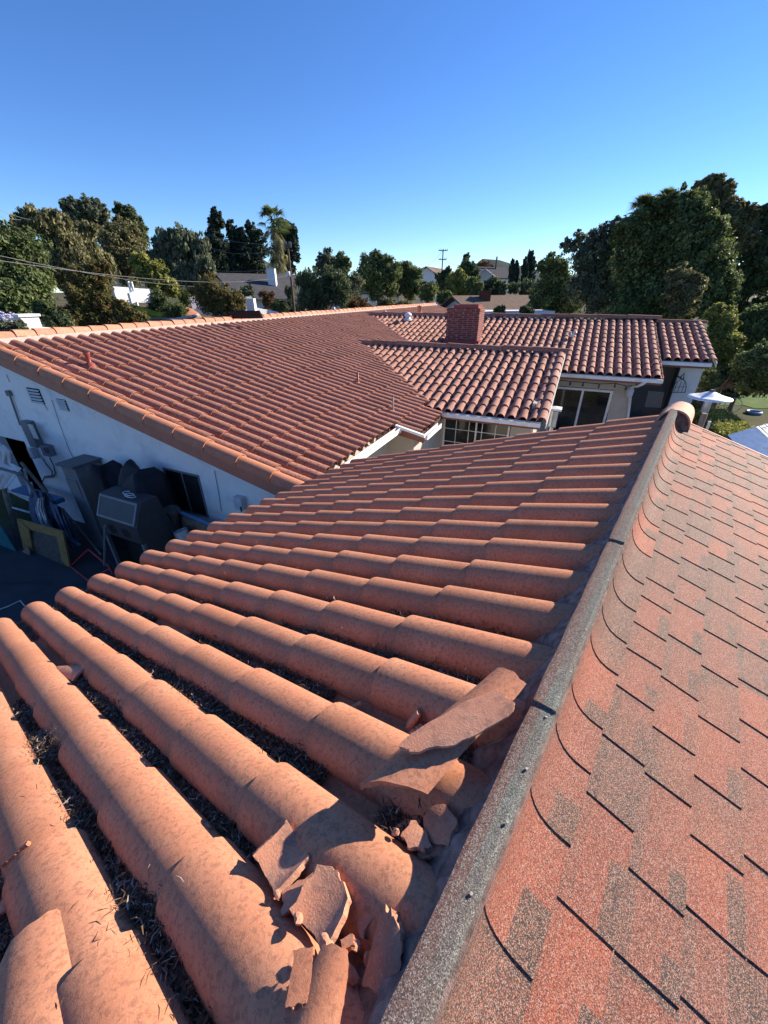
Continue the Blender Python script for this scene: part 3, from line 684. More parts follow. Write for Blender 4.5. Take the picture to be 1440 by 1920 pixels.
# ================================================================== loose things on the near roof
def shard(name, label, A, B, nA, nB, wid, R_, roll=0, th=.014, jag=.02, mat='clay_break', taper=(1, 1), skew=0, seed=1, flat=False, nv=14, nu=12, rnd=.5, cut=None, smooth=False, shear=0):
    """broken tile piece: long axis from pixel A to pixel B at heights nA, nB over the crests; arc radius R_, + hollow up"""
    rg = np.random.default_rng(seed)
    pa, pb = hit(*A, n1, -1+nA), hit(*B, n1, -1+nB); ax = pb-pa; L = np.linalg.norm(ax); ax /= L
    up = n1-ax*(n1@ax); up /= np.linalg.norm(up); sd = np.cross(ax, up)
    c, s_ = math.cos(roll), math.sin(roll); sd, up = sd*c+up*s_, up*c-sd*s_
    V = np.linspace(0, 1, nv); Uu = np.linspace(-1, 1, nu)
    jl = np.interp(V, np.linspace(0, 1, 7), rg.normal(0, jag*.45, 7))+rg.normal(0, jag*.10, nv); jr = np.interp(V, np.linspace(0, 1, 7), rg.normal(0, jag*.45, 7))+rg.normal(0, jag*.10, nv)
    ja = np.interp(Uu, np.linspace(-1, 1, 6), rg.normal(0, jag*.6, 6))+rg.normal(0, jag*.1, nu); jb = np.interp(Uu, np.linspace(-1, 1, 6), rg.normal(0, jag*.6, 6))+rg.normal(0, jag*.1, nu)
    o_, i_ = [], []
    for a, v in enumerate(V):
        wv = wid/2*(taper[0]+(taper[1]-taper[0])*v)
        if cut: wv *= np.interp(v, cut[0], cut[1])
        ro, ri = [], []
        for b, u in enumerate(Uu):
            x = u*wv + (jl[a]*(1-u)/2+jr[a]*(1+u)/2) + skew*(v-.5)
            y = v*L + ja[b]*(1-v)+jb[b]*v + shear*u*(1-v)
            ang = x/abs(R_); xx = abs(R_)*math.sin(ang); zz = R_*(math.cos(ang)-1)
            nrm = up*math.cos(ang)+sd*math.sin(ang)*(1 if R_ > 0 else -1)
            p = pa+ax*y+sd*xx+up*zz; ro.append(p); ri.append(p-nrm*(th+rg.normal(0, th*.06)))
        o_.append(ro); i_.append(ri)
    o_, i_ = np.array(o_), np.array(i_); m = MB()
    m.grid(o_, rnd); m.grid(i_, rnd*.7); per = lambda q: np.concatenate([q[0], q[1:, -1], q[-1, ::-1][1:], q[::-1, 0][1:]])
    mid = (per(o_)+per(i_))/2+rg.normal(0, th*.10, (len(per(o_)), 3))
    m.grid(np.stack([per(o_), mid, per(i_)]), .95)
    return tag(obj(name, m, MT[mat], smooth=smooth), label, 'tile fragment', 'broken roof tile pieces')
S = 'tile_fragment'
shard('broken_tile', 'big broken barrel tile lying aslant across the rows by the ridge, under a flatter slab', (728, 1464), (960, 1258), .07, .075, .155, .105, -.05, jag=.006, mat='clay_near', seed=3, shear=.058, cut=([0, .1, 1], [1.06, 1.02, .74]), smooth=True)
shard('broken_tile', 'flat pink slab of broken tile resting on the big slanted barrel tile', (760, 1405), (948, 1308), .100, .105, .092, .13, -.12, jag=.013, seed=8, cut=([0, .12, .4, .8, 1], [.25, .7, 1., 1.15, .85]), rnd=.8)
shard(S, 'hollow up pan piece resting above the vertical slab pile, with a curled shadow', (500, 1644), (562, 1578), -.02, -.015, .115, -.075, -.25, jag=.003, seed=5, rnd=.8, smooth=True)
shard(S, 'large slab with a broken round top, leaning on the pile near the ridge', (578, 1748), (636, 1638), -.02, .0, .125, -.13, -.12, jag=.010, seed=12, cut=([0, .6, .85, 1], [.95, 1, .8, .35]), rnd=.7)
shard(S, 'long light orange curved piece pointing down at the bottom edge of the pile', (585, 1935), (628, 1772), .03, .04, .075, .085, -.1, jag=.004, seed=14, mat='clay_near', cut=([0, .7, 1], [1.2, 1, .75]), rnd=.9, smooth=True)
shard(S, 'narrow pale upright sliver left of the long orange piece', (556, 1885), (570, 1778), .035, .035, .04, .3, -.05, jag=.003, seed=15, mat='clay_near', rnd=.9)
shard(S, 'dark jagged chunk with crusty lit tip beside the ridge mortar', (700, 1860), (730, 1712), -.02, .01, .085, .09, .35, jag=.009, seed=16, th=.03, cut=([0, .6, 1], [1.1, 1, .4]), rnd=.1)
shard(S, 'crusty mortar lump behind the large round topped slab', (670, 1735), (696, 1680), -.04, -.02, .05, .06, .3, jag=.010, seed=17, th=.03, rnd=.3)
shard(S, 'small lit scrap wedged between the pan piece and the large slab', (530, 1690), (590, 1655), -.02, -.02, .05, .2, .0, jag=.005, seed=18, rnd=.8)
shard(S, 'little orange splinter on top of the long curved piece', (640, 1772), (662, 1760), .03, .03, .018, .2, 0, jag=.002, seed=19, mat='clay_near')
shard(S, 'pale triangular flake in front of the grey stone shaped piece', (765, 1550), (800, 1590), -.03, -.03, .055, .2, .1, jag=.005, seed=20, cut=([0, .5, 1], [.9, 1, .3]), rnd=.9)
shard(S, 'rounded grey brown piece leaning on the ridge mortar below the slanted tile', (800, 1525), (848, 1562), -.03, -.01, .080, .12, -.3, jag=.006, seed=21, th=.018, cut=([0, .15, .5, 1], [.4, .9, 1.1, .55]), rnd=.2)
shard(S, 'dark piece half under the grey brown rounded one', (780, 1596), (836, 1588), -.05, -.04, .03, .2, -.1, jag=.005, seed=22, rnd=.3)
shard(S, 'reddish lump in the shade left of the rounded piece', (752, 1538), (785, 1528), -.08, -.07, .045, .06, .2, jag=.006, seed=23, th=.02, rnd=.2)
shard(S, 'small upright chip beside the lower end of the slanted tile', (762, 1358), (782, 1332), -.07, -.03, .04, .1, .3, jag=.003, seed=24)
shard(S, 'pale crumb left of the slanted tile', (768, 1377), (776, 1366), -.07, -.07, .02, .1, .2, jag=.002, seed=25, rnd=.9)
shard(S, 'brown crumb touching the slanted tile edge', (782, 1366), (792, 1360), -.05, -.05, .02, .08, 0, jag=.002, seed=26, rnd=.3)
shard(S, 'tiny dark triangle alone in the valley above the slanted tile', (650, 1328), (676, 1316), -.08, -.07, .04, .2, .3, jag=.003, seed=27, rnd=.1, cut=([0, 1], [.4, 1]))
shard(S, 'pointed pink chip in the second valley near the leafy litter', (103, 1254), (147, 1262), -.04, -.045, .095, .11, -.3, jag=.004, seed=28, cut=([0, .6, 1], [.4, 1, 1]), rnd=.9)
shard(S, 'square chip standing behind the pointed pink one', (140, 1265), (158, 1240), -.06, -.03, .095, .3, .3, jag=.003, seed=29, rnd=.6)
shard('broken_tile', 'broken barrel tile with a jagged top lying over the leftmost row, bottom corner', (52, 1990), (62, 1728), .016, .014, .30, .122, -.10, jag=.007, mat='clay_near', seed=31, cut=([0, .35, .55, .62, .9, .95, 1], [1.1, 1.05, .95, .80, .52, .34, .32]), smooth=True)
shard(S, 'leaf shaped cracked flake lying on the barrel at the bottom centre', (492, 1900), (474, 1788), -.035, -.02, .075, .10, -.45, jag=.002, mat='clay_near', seed=32, cut=([0, .5, 1], [.25, 1, .15]), smooth=True, th=.006)
shard(S, 'dark pointed slab in the valley beside the grey stick', (350, 1868), (342, 1770), -.08, -.065, .12, .5, .1, jag=.003, seed=33, cut=([0, .5, 1], [.95, .9, .15]), rnd=.1)
shard(S, 'flat pink crumb in the third valley among litter', (365, 1487), (385, 1492), -.085, -.085, .035, .2, 0, jag=.002, seed=34, rnd=.9)
shard(S, 'pink sliver at the left edge among dry stems', (8, 1595), (22, 1555), -.05, -.05, .03, .1, 0, jag=.002, seed=35, rnd=.9)
shard(S, 'small pink scrap low at the left edge', (0, 1710), (14, 1680), -.05, -.05, .03, .1, 0, jag=.002, seed=36, rnd=.8)
shard(S, 'thin tan splinter pointing right at the left edge', (2, 1620), (50, 1580), -.03, -.0, .012, .1, 0, jag=.001, seed=37, mat='clay_near')
shard(S, 'dull flake half buried in the litter at the left edge', (0, 1655), (12, 1640), -.06, -.06, .04, .1, 0, jag=.003, seed=38, rnd=.4)
cr0 = None
for px, py, dn, lb in ((650, 1765, .0, 'right of the long orange piece tip'), (668, 1772, -.02, 'just left of the dark jagged chunk'), (655, 1650, -.05, 'beside the round top of the large slab'), (700, 1690, -.05, 'above the dark jagged chunk tip'), (712, 1703, -.05, 'touching the tip of the dark chunk'), (520, 1678, -.01, 'below the hollow up pan piece'), (742, 1520, -.09, 'under the lower end of the slanted tile'), (742, 1560, -.03, 'left of the pale triangular flake'), (770, 1610, -.06, 'below the pale triangular flake'), (690, 1800, -.05, 'on the lower edge of the dark chunk'), (560, 1722, 0, 'left of the large round topped slab'), (735, 1538, -.09, 'among needles under the slanted tile'), (812, 1585, -.06, 'between the rounded piece and the mortar'), (660, 1830, -.04, 'right of the long orange piece, low down'), (750, 1550, -.08, 'beside the shaded reddish lump'), (610, 1760, .02, 'on the lower end of the round topped slab')):
    p = hit(px, py, n1, -1+dn)
    if cr0 is None:
        m = MB(); v = rng.normal(0, 1, (14, 3)); v /= np.linalg.norm(v, axis=1)[:, None]; th_ = np.linspace(0, 2*math.pi, 9)[:-1]
        P = np.array([[[math.cos(t)*math.sin(f)*(1+.3*math.sin(3*t)), math.sin(t)*math.sin(f)*.7*(1+.25*math.cos(2*t+1)), math.cos(f)*.45] for t in th_] for f in (.05, .8, 1.6, 2.3, 3.1)])*.011
        m.grid(P+p, .6, True); cr0 = tag(obj('tile_crumb', m, MT['clay_break'], base=p), 'small crumb of broken tile in the piles beside the ridge', 'tile crumb', 'small tile crumbs'); co = cr0
    else: co = cr0.copy(); C.objects.link(co)
    co['label'] = 'small tile crumb '+lb
    co.location = tuple(p); co.rotation_euler = (random.uniform(0, 1), random.uniform(0, 1), random.uniform(0, 6)); k = random.uniform(.6, 1.7); co.scale = (k, k, k)
# grey stick in the valley
m = MB(); a, b = hit(342, 1748, n1, -1.035), hit(388, 1862, n1, -1.055)
pts = [a+(b-a)*q+n1*.002*math.sin(q*17) for q in np.linspace(0, 1, 12)]
m.tube(pts, [.0045+.0008*math.sin(i*2.3) for i in range(12)], 8); tag(obj('stick', m, plain('stick', (.36, .36, .38), .9, .1, var=.4, sc=60)), 'short pale grey stick lying in the valley beside a dark slab', 'stick')
# dry needles and leaf litter in the valleys: nobody could count them
def litter(n, spans):
    m = MB()
    for (r, ta, tb_, w_, hh, dens) in spans:
        k = int(n*dens*(tb_-ta)); w_ = min(w_, .04)
        for _ in range(k):
            t = random.uniform(ta, tb_); q = random.gauss(0, w_*.5)
            env = .35+.65*abs(math.sin(t*5.3+r*9))*abs(math.sin(t*2.1+r))
            if random.random() > env+.25: continue
            rr = float(rfun(r-SPN/2, np.array([t]))[0])+SPN/2+q
            c = near(rr, t, -.100+.012*(abs(q)/w_)**2*2+random.random()*hh*env)
            a = random.uniform(0, math.pi*2) if random.random() < .6 else random.gauss(math.pi/2, .5)
            d = r1*math.cos(a)+t1*math.sin(a)+n1*random.gauss(0, .3); d /= np.linalg.norm(d)
            L = random.uniform(.012, .042); bend = np.cross(d, n1)*random.gauss(0, .22)*L+n1*random.uniform(-.1, .15)*L
            sdv = np.cross(d, n1*.9+r1*.4); sdv = sdv/(np.linalg.norm(sdv)+1e-9)*random.uniform(.0008, .0024)
            P = np.array([[c-d*L/2-sdv*.4, c-d*L/2+sdv*.4], [c+bend-sdv, c+bend+sdv], [c+d*L/2-sdv*.3, c+d*L/2+sdv*.3]])
            m.grid(P, random.random()**2.2*.8 if random.random() < .94 else .95)
        for _ in range(int(k/3.5)):
            t = random.uniform(ta, tb_); q = random.gauss(0, w_*.45); rr = float(rfun(r-SPN/2, np.array([t]))[0])+SPN/2+q
            c = near(rr, t, -.11+random.random()*hh*.8); s_ = random.uniform(.003, .009)
            e1 = rng.normal(0, 1, 3); e1 /= np.linalg.norm(e1); e2 = np.cross(e1, n1); e2 /= np.linalg.norm(e2)+1e-9
            m.add([c-e1*s_*1.7, c+e2*s_*.7+n1*s_*.2, c+e1*s_*1.7, c-e2*s_*.7+n1*s_*.2], [[0, 1, 2, 3]], random.random()**1.5*.6)
    return m
sp = []
def valley(k, ta, tb_, w_=.035, hh=.03, dens=1.): sp.append((.278+SPN*(k+.5), ta, tb_, w_, hh, dens))
valley(-2, .8, 3.1, .045, .065, 1.5); valley(-3, .5, 2.2, .05, .07, 1.4); valley(-4, .4, 2.0, .05, .06, 1.)
valley(-1, 1.0, 1.9, .04, .035, 1.2); valley(-1, 1.9, 2.9, .03, .045, 1.0); valley(-1, 4.3, 5.1, .02, .015, .4); valley(-1, 1.3, 1.45, .05, .03, 1.2)
valley(0, 1.0, 2.4, .045, .04, 1.3); valley(0, 2.4, 5.1, .04, .035, .8); valley(0, .56, .75, .05, .03, 1.2)
valley(1, 1.25, 2.6, .03, .025, .8); valley(1, 3.2, 5.1, .025, .02, .7); valley(1, .6, .8, .04, .02, .8)
valley(2, .6, 2.0, .022, .02, .55); valley(2, 2.2, 3.6, .02, .015, .7); valley(3, .7, 1.4, .03, .02, .5); valley(3, 1.6, 4.9, .015, .015, .35); valley(4, .7, 4.9, .012, .01, .15); valley(5, 2.5, 4.9, .02, .015, .3); valley(6, 3.5, 4.9, .02, .012, .2)
tag(obj('dry_leaf_litter', litter(3000, sp), LF['needle']), 'dark and pale dry needles and leaf litter lying in the tile valleys', 'leaf litter', kind='stuff')

# ================================================================== left yard
GZ = -5.3
def Y(px, py, r): return rwz(at_r(px, py, r))
# sandblasting cabinet
wB = Y(176, 955, 3.62)[1]; wA = Y(246, 962, 3.62)[1]; w0 = (wA+wB)/2
bc = thing('sandblast_cabinet', Bp(3.9, w0, GZ), 'grey sandblasting cabinet with sloped window and two round glove holes in the shaded yard', 'blast cabinet')
zt_ = Y(222, 930, 3.86)[2]; z1_, z3_ = Y(213, 977, 3.62)[2], GZ; z2_ = z1_-.36
m = MB()
def sidepoly(w): return [Bp(3.62, w, z2_), Bp(3.62, w, z1_), Bp(3.82, w, zt_), Bp(4.15, w, zt_), Bp(4.30, w, z2_)]
m.prism(sidepoly(wA), w2*(wB-wA)); obj('body', m, MT['cab_grey'], bc, bevel=.012)
for w in (wA, wB-.03): m = MB(); m.bw(3.66, 4.30, w, w+.03, GZ+.12, z2_); obj('side_panel', m, MT['cab_grey'], bc)
m = MB(); m.bw(3.9, 4.28, wA+.03, wB-.03, GZ+.1, z2_); obj('base_shade', m, MT['black'], bc)  # solid black block in place of the shade inside the open base
m = MB(); up_ = Bp(3.82, 0, zt_)-Bp(3.62, 0, z1_)
nn_ = np.cross(up_, w2); nn_ /= np.linalg.norm(nn_); nn_ *= np.sign(-nn_@r2)
m.ob(Bp(3.62, wA+.07, z1_)+up_*.12+nn_*.012, w2*(wB-wA-.14), up_*.76, nn_*.01); wf = obj('window', m, plain('dull_glass', (.05, .06, .065), .5, .3), bc)
m = MB()
for a_, b_ in (((0, .08)), ((.92, 1.))): m.ob(Bp(3.62, wA+.04, z1_)+up_*(a_+.04 if a_ == 0 else .88)+nn_*.004, w2*(wB-wA-.08), up_*.08, nn_*.024)
m.ob(Bp(3.62, wA+.04, z1_)+up_*.12+nn_*.003, w2*.04, up_*.76, nn_*.025); m.ob(Bp(3.62, wB-.08, z1_)+up_*.12+nn_*.003, w2*.04, up_*.76, nn_*.025)
obj('window_frame', m, MT['grey_paint'], bc)
for w in (w0-.19, w0+.19):
    m = MB(); m.lathe(Bp(3.615, w, z2_+.17), [(.115, .0), (.115, -.02), (.09, -.02), (.09, .004)], 24, ax=-r2); obj('glove_ring', m, MT['dark_grey'], bc, smooth=False)
    m = MB(); m.lathe(Bp(3.612, w, z2_+.17), [(.09, 0), (.001, 0)], 24, ax=-r2); obj('glove_hole', m, MT['black'], bc)
for r, w in ((3.66, wA+.03), (3.66, wB-.03), (4.27, wA+.03), (4.27, wB-.03)):
    m = MB(); m.bw(r-.03, r+.03, w-.03, w+.03, z3_, z2_); obj('leg', m, MT['grey_paint'], bc)
m = MB(); m.prism([Bp(3.7, wA+.1, z2_), Bp(4.25, wA+.1, z2_), Bp(4.05, wA+.35, z2_-.45), Bp(3.98, wA+.35, z2_-.45)], w2*.45); obj('hopper', m, MT['black'], bc)
m = MB(); m.tube([Bp(3.90, w0-.22+.12*math.cos(k)+.004*k, zt_+.016+.006*k)+r2*.05*math.sin(k) for k in np.linspace(0, 14, 60)], .009, 6); obj('hose', m, MT['galv'], bc, smooth=True)
# tall grey steel cabinet
zt_ = Y(140, 868, 4.45)[2]; _, wc_, _ = Y(137, 870, 4.45)
sc = thing('steel_cabinet', Bp(4.5, wc_, GZ), 'tall narrow grey steel cabinet with an overhanging lid against the white wall', 'cabinet')
m = MB(); m.bw(4.32, 4.85, wc_-.24, wc_+.24, GZ, zt_-.05); obj('body', m, MT['grey_paint'], sc, bevel=.01)
m = MB(); m.bw(4.26, 4.88, wc_-.30, wc_+.30, zt_-.05, zt_); obj('lid', m, MT['dark_grey'], sc, bevel=.008)
m = MB(); m.bw(4.30, 4.33, wc_-.15, wc_+.22, zt_-.75, zt_-.35); obj('side_box', m, MT['grey_paint'], sc)
# covered barbecue under a black tarp
def cover(name, label, cat, c, size, mat, folds=9, seed=1, top=.75):
    rg = np.random.default_rng(seed); K, H = 48, 14; P = []
    for i in range(H+1):
        q = i/H; row = []
        for k in range(K):
            a = 2*math.pi*k/K; ex = .55
            cx = np.sign(math.cos(a))*abs(math.cos(a))**ex; cy = np.sign(math.sin(a))*abs(math.sin(a))**ex
            if q < .72: f = 1-.12*q; z = q/.72*top
            else: s = (q-.72)/.28; f = (1-.0864)*math.cos(s*math.pi/2)**.6; z = top+(1-top)*math.sin(s*math.pi/2)
            wr = 1+.07*math.sin(folds*a+3*q+seed)*(1-q*.5)+.035*math.sin(23*a+q*9)
            bump_ = .05*math.sin(a*2+seed)+.06*math.sin(3*a+2*seed)
            row.append(c+r2*cx*size[0]/2*f*wr+w2*cy*size[1]/2*f*wr+Z*size[2]*(z+bump_*q*min(1, f*1.5)))
        P.append(row)
    m = MB(); m.grid(np.array(P), .5, True); return tag(obj(name, m, MT[mat], smooth=True, bevel=0), label, cat)
_, wq, _ = Y(205, 905, 4.45); zq = Y(195, 880, 4.45)[2]
cover('covered_grill', 'tall black tarp draped over a hump between the steel cabinet and the wall', 'tarp covered grill', Bp(4.42, wq+.0, GZ), (.7, .95, zq+.1-GZ), 'tarp', seed=2)
wq = w0+.18; zq = zt_+.22
cover('covered_grill', 'broad black covered hump rising right behind the sandblasting cabinet', 'tarp covered grill', Bp(4.42, wq, GZ), (.8, 1.05, zq-GZ), 'tarp', seed=5)
# framed board
def slab_px(px, r_, th, mat, name, par=None, label=None, cat=None, bevel=.004, smooth=False):
    m = MB(); P = np.array([at_r(x, y, rr) for (x, y), rr in zip(px, r_ if hasattr(r_, '__len__') else [r_]*len(px))]); m.prism(P, r2*th)
    o = obj(name, m, MT[mat], par, bevel=bevel)
    return tag(o, label, cat) if par is None else o
bd = thing('framed_board', at_r(100, 1080, 3.6), 'dark board in a yellow wooden frame leaning in the left yard', 'framed board')
slab_px([(50, 992), (107, 1008), (128, 1085), (76, 1085)], [3.62, 3.62, 3.5, 3.5], .02, 'board', 'panel', bd)
P_ = {'o': [(31, 973), (117, 997), (142, 1115), (60, 1100)], 'i': [(53, 992), (106, 1007), (127, 1100), (74, 1092)]}
for k in range(4):
    slab_px([P_['o'][k], P_['o'][(k+1) % 4], P_['i'][(k+1) % 4], P_['i'][k]], 3.58 if k in (0,) else 3.55, .035, 'wood', 'frame_rail' if k % 2 == 0 else 'frame_stile', bd)
slab_px([(40, 1035), (52, 1025), (66, 1080), (70, 1092), (52, 1090)], 3.45, .02, 'wood_grey', 'wood_panel', label='small grey plank leaning on the framed board', cat='plank')
slab_px([(-30, 950), (4, 992), (36, 1045), (46, 1085), (-30, 1062)], 3.4, .02, 'teal', 'teal_sheet', label='teal painted sheet leaning at the left edge of the yard', cat='sheet')
# white shelf rack with pipes
rk = thing('metal_rack', at_r(40, 940, 4.2), 'white tubular rack below the meter boxes, partly hidden by hanging clothes', 'rack')
for a_, b_ in (((12, 915), (35, 1010)), ((45, 880), (62, 940)), ((12, 920), (58, 934)), ((18, 950), (60, 962)), ((24, 886), (50, 896)), ((58, 905), (75, 968))):
    m = MB(); m.tube([at_r(*a_, 4.2), at_r(*b_, 4.2)], .028, 8); obj('bar', m, MT['cloth_white'], rk, smooth=True)
for a_, b_ in (((4, 905), (40, 1032)),):
    m = MB(); m.tube([at_r(*a_, 3.95), at_r(*b_, 3.7)], .05, 8); obj('upright', m, MT['wood_grey'], rk)
m = MB(); m.bw(4.3, 4.6, *sorted((Y(75, 900, 4.3)[1], Y(10, 900, 4.3)[1])), Y(40, 930, 4.3)[2]-.02, Y(40, 925, 4.3)[2]); obj('shelf', m, MT['blue_paint'], rk)
def cloth_blob(name, label, cat, pts, r_, dr, mat, seed=1, n=26):
    """draped cloth: a folded sheet through pixel rows at real depth"""
    rg = np.random.default_rng(seed); P = []
    for i, row in enumerate(pts):
        x = np.linspace(0, 1, n); xs = np.interp(x, np.linspace(0, 1, len(row)), [p[0] for p in row]); ys = np.interp(x, np.linspace(0, 1, len(row)), [p[1] for p in row])
        fo = np.convolve(rg.normal(0, 1, n+4), [.2, .3, .3, .2], 'same')[:n]*dr*1.6; P.append([at_r(xx, yy, r_+fo[k]+dr*.6*math.sin(k*.9+seed)-dr*2*math.sin(math.pi*k/(n-1))) for k, (xx, yy) in enumerate(zip(xs, ys))])
    P = np.array(P); Q = []
    for i in range(len(P)-1):
        for q in np.linspace(0, 1, 6)[:-1]: Q.append(P[i]*(1-q)+P[i+1]*q)
    Q.append(P[-1]); Q = np.array(Q); m = MB(); m.grid(Q); m.grid(Q+r2*.012); 
    return tag(obj(name, m, MT[mat], smooth=True), label, cat)
cloth_blob('hanging_clothes', 'dark blue jacket hanging on the white rack', 'clothes', [[(58, 918), (90, 925)], [(54, 935), (100, 935)], [(55, 960), (110, 962)], [(62, 978), (118, 995)]], 4.0, .035, 'cloth_blue', 3)
cloth_blob('hanging_clothes', 'pale shirt hanging in front of the dark blue jacket', 'clothes', [[(70, 935), (82, 932)], [(66, 955), (82, 950)], [(74, 978), (92, 980)], [(80, 986), (98, 990)]], 3.86, .02, 'cloth_white', 4)
cloth_blob('hanging_clothes', 'grey trousers draped lowest beside the framed board', 'clothes', [[(92, 940), (120, 955)], [(100, 970), (128, 975)], [(118, 1005), (140, 1010)], [(134, 1030), (156, 1020)]], 3.9, .03, 'cloth_blue', 6)
cloth_blob('plastic_sheet', 'crumpled whitish plastic sheet bundled at the left edge under the meter boxes', 'plastic sheet', [[(-25, 825), (8, 835)], [(-30, 850), (22, 848)], [(-30, 872), (20, 868)], [(-30, 900), (40, 878)], [(-30, 925), (12, 915)]], 3.9, .022, 'cloth_white', 8)
m = MB(); m.tube([at_r(x, y, 3.85) for x, y in ((-10, 876), (15, 882), (38, 890), (52, 903), (66, 925))], .03, 8); tag(obj('black_hose', m, MT['dark_grey'], smooth=True), 'thick dark hose drooping over the plastic sheet at the left edge', 'hose')
# red folding stand
rs = thing('red_stand', at_r(165, 1080, 3.6), 'dark red metal folding stand on the ground beside the framed board', 'folding stand')
for a_, b_, ra, rb in (((118, 1075), (166, 1030), 3.5, 3.75), ((166, 1030), (205, 1062), 3.75, 3.6), ((118, 1075), (132, 1092), 3.5, 3.4), ((130, 1060), (178, 1098), 3.6, 3.3), ((205, 1062), (212, 1076), 3.6, 3.55), ((160, 1090), (208, 1066), 3.4, 3.6)):
    m = MB(); m.tube([at_r(*a_, ra), at_r(*b_, rb)], .022, 8); obj('bar', m, MT['red_paint'], rs, smooth=True)
# upright post and lumber
for nm, lb, a_, b_, ra, rb, rr, mt_ in (('metal_post', 'thin grey post standing in front of the sandblasting cabinet', (197, 985), (196, 1060), 3.5, 3.5, .02, 'grey_paint'), ('plank', 'long brown plank leaning beside the doorway opening', (40, 868), (96, 935), 4.6, 4.3, .04, 'wood_grey'), ('plank', 'thin plank slanting behind the hanging clothes', (118, 955), (190, 1040), 4.4, 4.1, .025, 'wood_grey')):
    m = MB(); m.tube([at_r(*a_, ra), at_r(*b_, rb)], rr, 6); tag(obj(nm, m, MT[mt_]), lb, 'post' if nm == 'metal_post' else 'plank')
# by the window: wood crate fence, wire mesh roll, pot
wf_ = thing('wooden_screen', at_r(360, 980, 4.55), 'weathered timber screen with a blue top rail below the wall window', 'timber screen')
slab_px([(340, 968), (400, 990), (400, 1040), (345, 1040)], 4.55, .03, 'wood_grey', 'boards', wf_)
m = MB(); m.tube([at_r(330, 957, 4.5), at_r(398, 985, 4.5)], .035, 8); obj('top_rail', m, MT['blue_paint'], wf_)
m = MB(); m.tube([at_r(323, 968, 4.4), at_r(328, 1020, 4.4)], [.11, .13], 7); m.tube([at_r(323, 955, 4.4), at_r(323, 970, 4.4)], [.15, .1], 7); tag(obj('wrapped_pipe', m, MT['board']), 'stub of wrapped pipe with a bluish cap below the wall window', 'pipe')
m = MB(); m.lathe(at_r(342, 1003, 4.3), [(.13, -.25), (.13, .1), (.12, .1), (.12, -.25)], 20, ax=Z+w2*.3); tag(obj('mesh_roll', m, MT['galv']), 'short roll of wire mesh beside the wrapped pipe', 'mesh roll')
# yard floor bits
m = MB(); m.tube([at_z(x, y, GZ+.05) for x, y in ((-20, 1091), (30, 1092), (70, 1090), (95, 1094))], .012, 6); tag(obj('garden_cable', m, MT['wire_black']), 'black cable lying across the concrete yard floor', 'cable')
m = MB(); m.tube([at_z(x, y, GZ+.06) for x, y in ((-10, 1146), (15, 1137), (38, 1126), (47, 1137))], .012, 6); tag(obj('thin_rope', m, MT['cloth_white']), 'thin pale rope lying on the yard floor by the eave', 'rope')

# ================================================================== patio at the right
# square topped patio lamp
b = at_r(1041, 768, 12.2); lp = thing('patio_lamp', [b[0], b[1], 0], 'patio lamp post with a flat square white top below the middle wing rake', 'lamp post')
m = MB(); z_ = b[2]
for k, (s, dz) in enumerate(((.34, 0), (.30, .03), (.12, .10))): pass
m.prism([b+r2*.17*i+w2*.17*j for i, j in ((-1, -1), (1, -1), (1, 1), (-1, 1))], Z*.05); m.add([b+r2*.17*i+w2*.17*j+Z*.05 for i, j in ((-1, -1), (1, -1), (1, 1), (-1, 1))]+[b+Z*.10], [[0, 1, 4, 4], [1, 2, 4, 4], [2, 3, 4, 4], [3, 0, 4, 4]]); obj('lamp_top', m, MT['white_paint'], lp)
m = MB()
for i, j in ((-1, -1), (1, -1), (1, 1), (-1, 1)): m.box(b+r2*.09*i+w2*.09*j-Z*.25, (.015, .015, .5))
obj('lamp_frame', m, MT['galv'], lp); m = MB(); m.box(b-Z*.26, (.15, .15, .44)); obj('lamp_glass', m, MT['galv'], lp); m = MB(); m.tube([[b[0], b[1], 0], b-Z*.5], .05, 10); obj('pole', m, MT['galv'], lp)
# patio heater
b = at_z(1331, 745, -2.75); ht = thing('patio_heater', [b[0], b[1], 0], 'patio heater with a wide round aluminium reflector beyond the shingle roof', 'patio heater')
m = MB(); tilt = Z*1.0; m.lathe(b, [(.56, -.03), (.555, 0), (.43, .035), (.415, .035), (.29, .07), (.16, .13), (.07, .16), (.001, .165)], 36, ax=tilt); obj('reflector', m, MT['alu'], ht, smooth=True)
m = MB(); m.box(b+Z*.18, (.09, .09, .09)); m.box(b+Z*.18+X0*.07, (.03, .02, .14)); obj('top_knob', m, MT['dark_grey'], ht)
m = MB(); m.lathe(b-Z*.45, [(.07, 0), (.10, .05), (.10, .38), (.08, .42)], 16); obj('burner', m, MT['galv'], ht, smooth=True)
m = MB(); m.tube([[b[0], b[1], .7], b-Z*.4], .035, 10); obj('pole', m, MT['galv'], ht, smooth=True); m = MB(); m.lathe([b[0], b[1], 0], [(.25, 0), (.25, .08), (.19, .10), (.19, .75), (.05, .8)], 18); obj('tank_housing', m, MT['galv'], ht, smooth=True)
# wooden post standing in front of the heater
m = MB(); a_ = at_r(1322, 775, 12.6); m.tube([[a_[0], a_[1], 0], a_], .07, 8); tag(obj('wooden_post', m, MT['wood_grey']), 'round weathered wooden post right under the patio heater', 'post')
m = MB(); a_ = at_r(1331, 790, 11.5); m.tube([[a_[0], a_[1], 0], a_], .03, 8); tag(obj('metal_pipe', m, MT['galv'], smooth=True), 'short shiny pipe standing beside the wooden post', 'pipe')
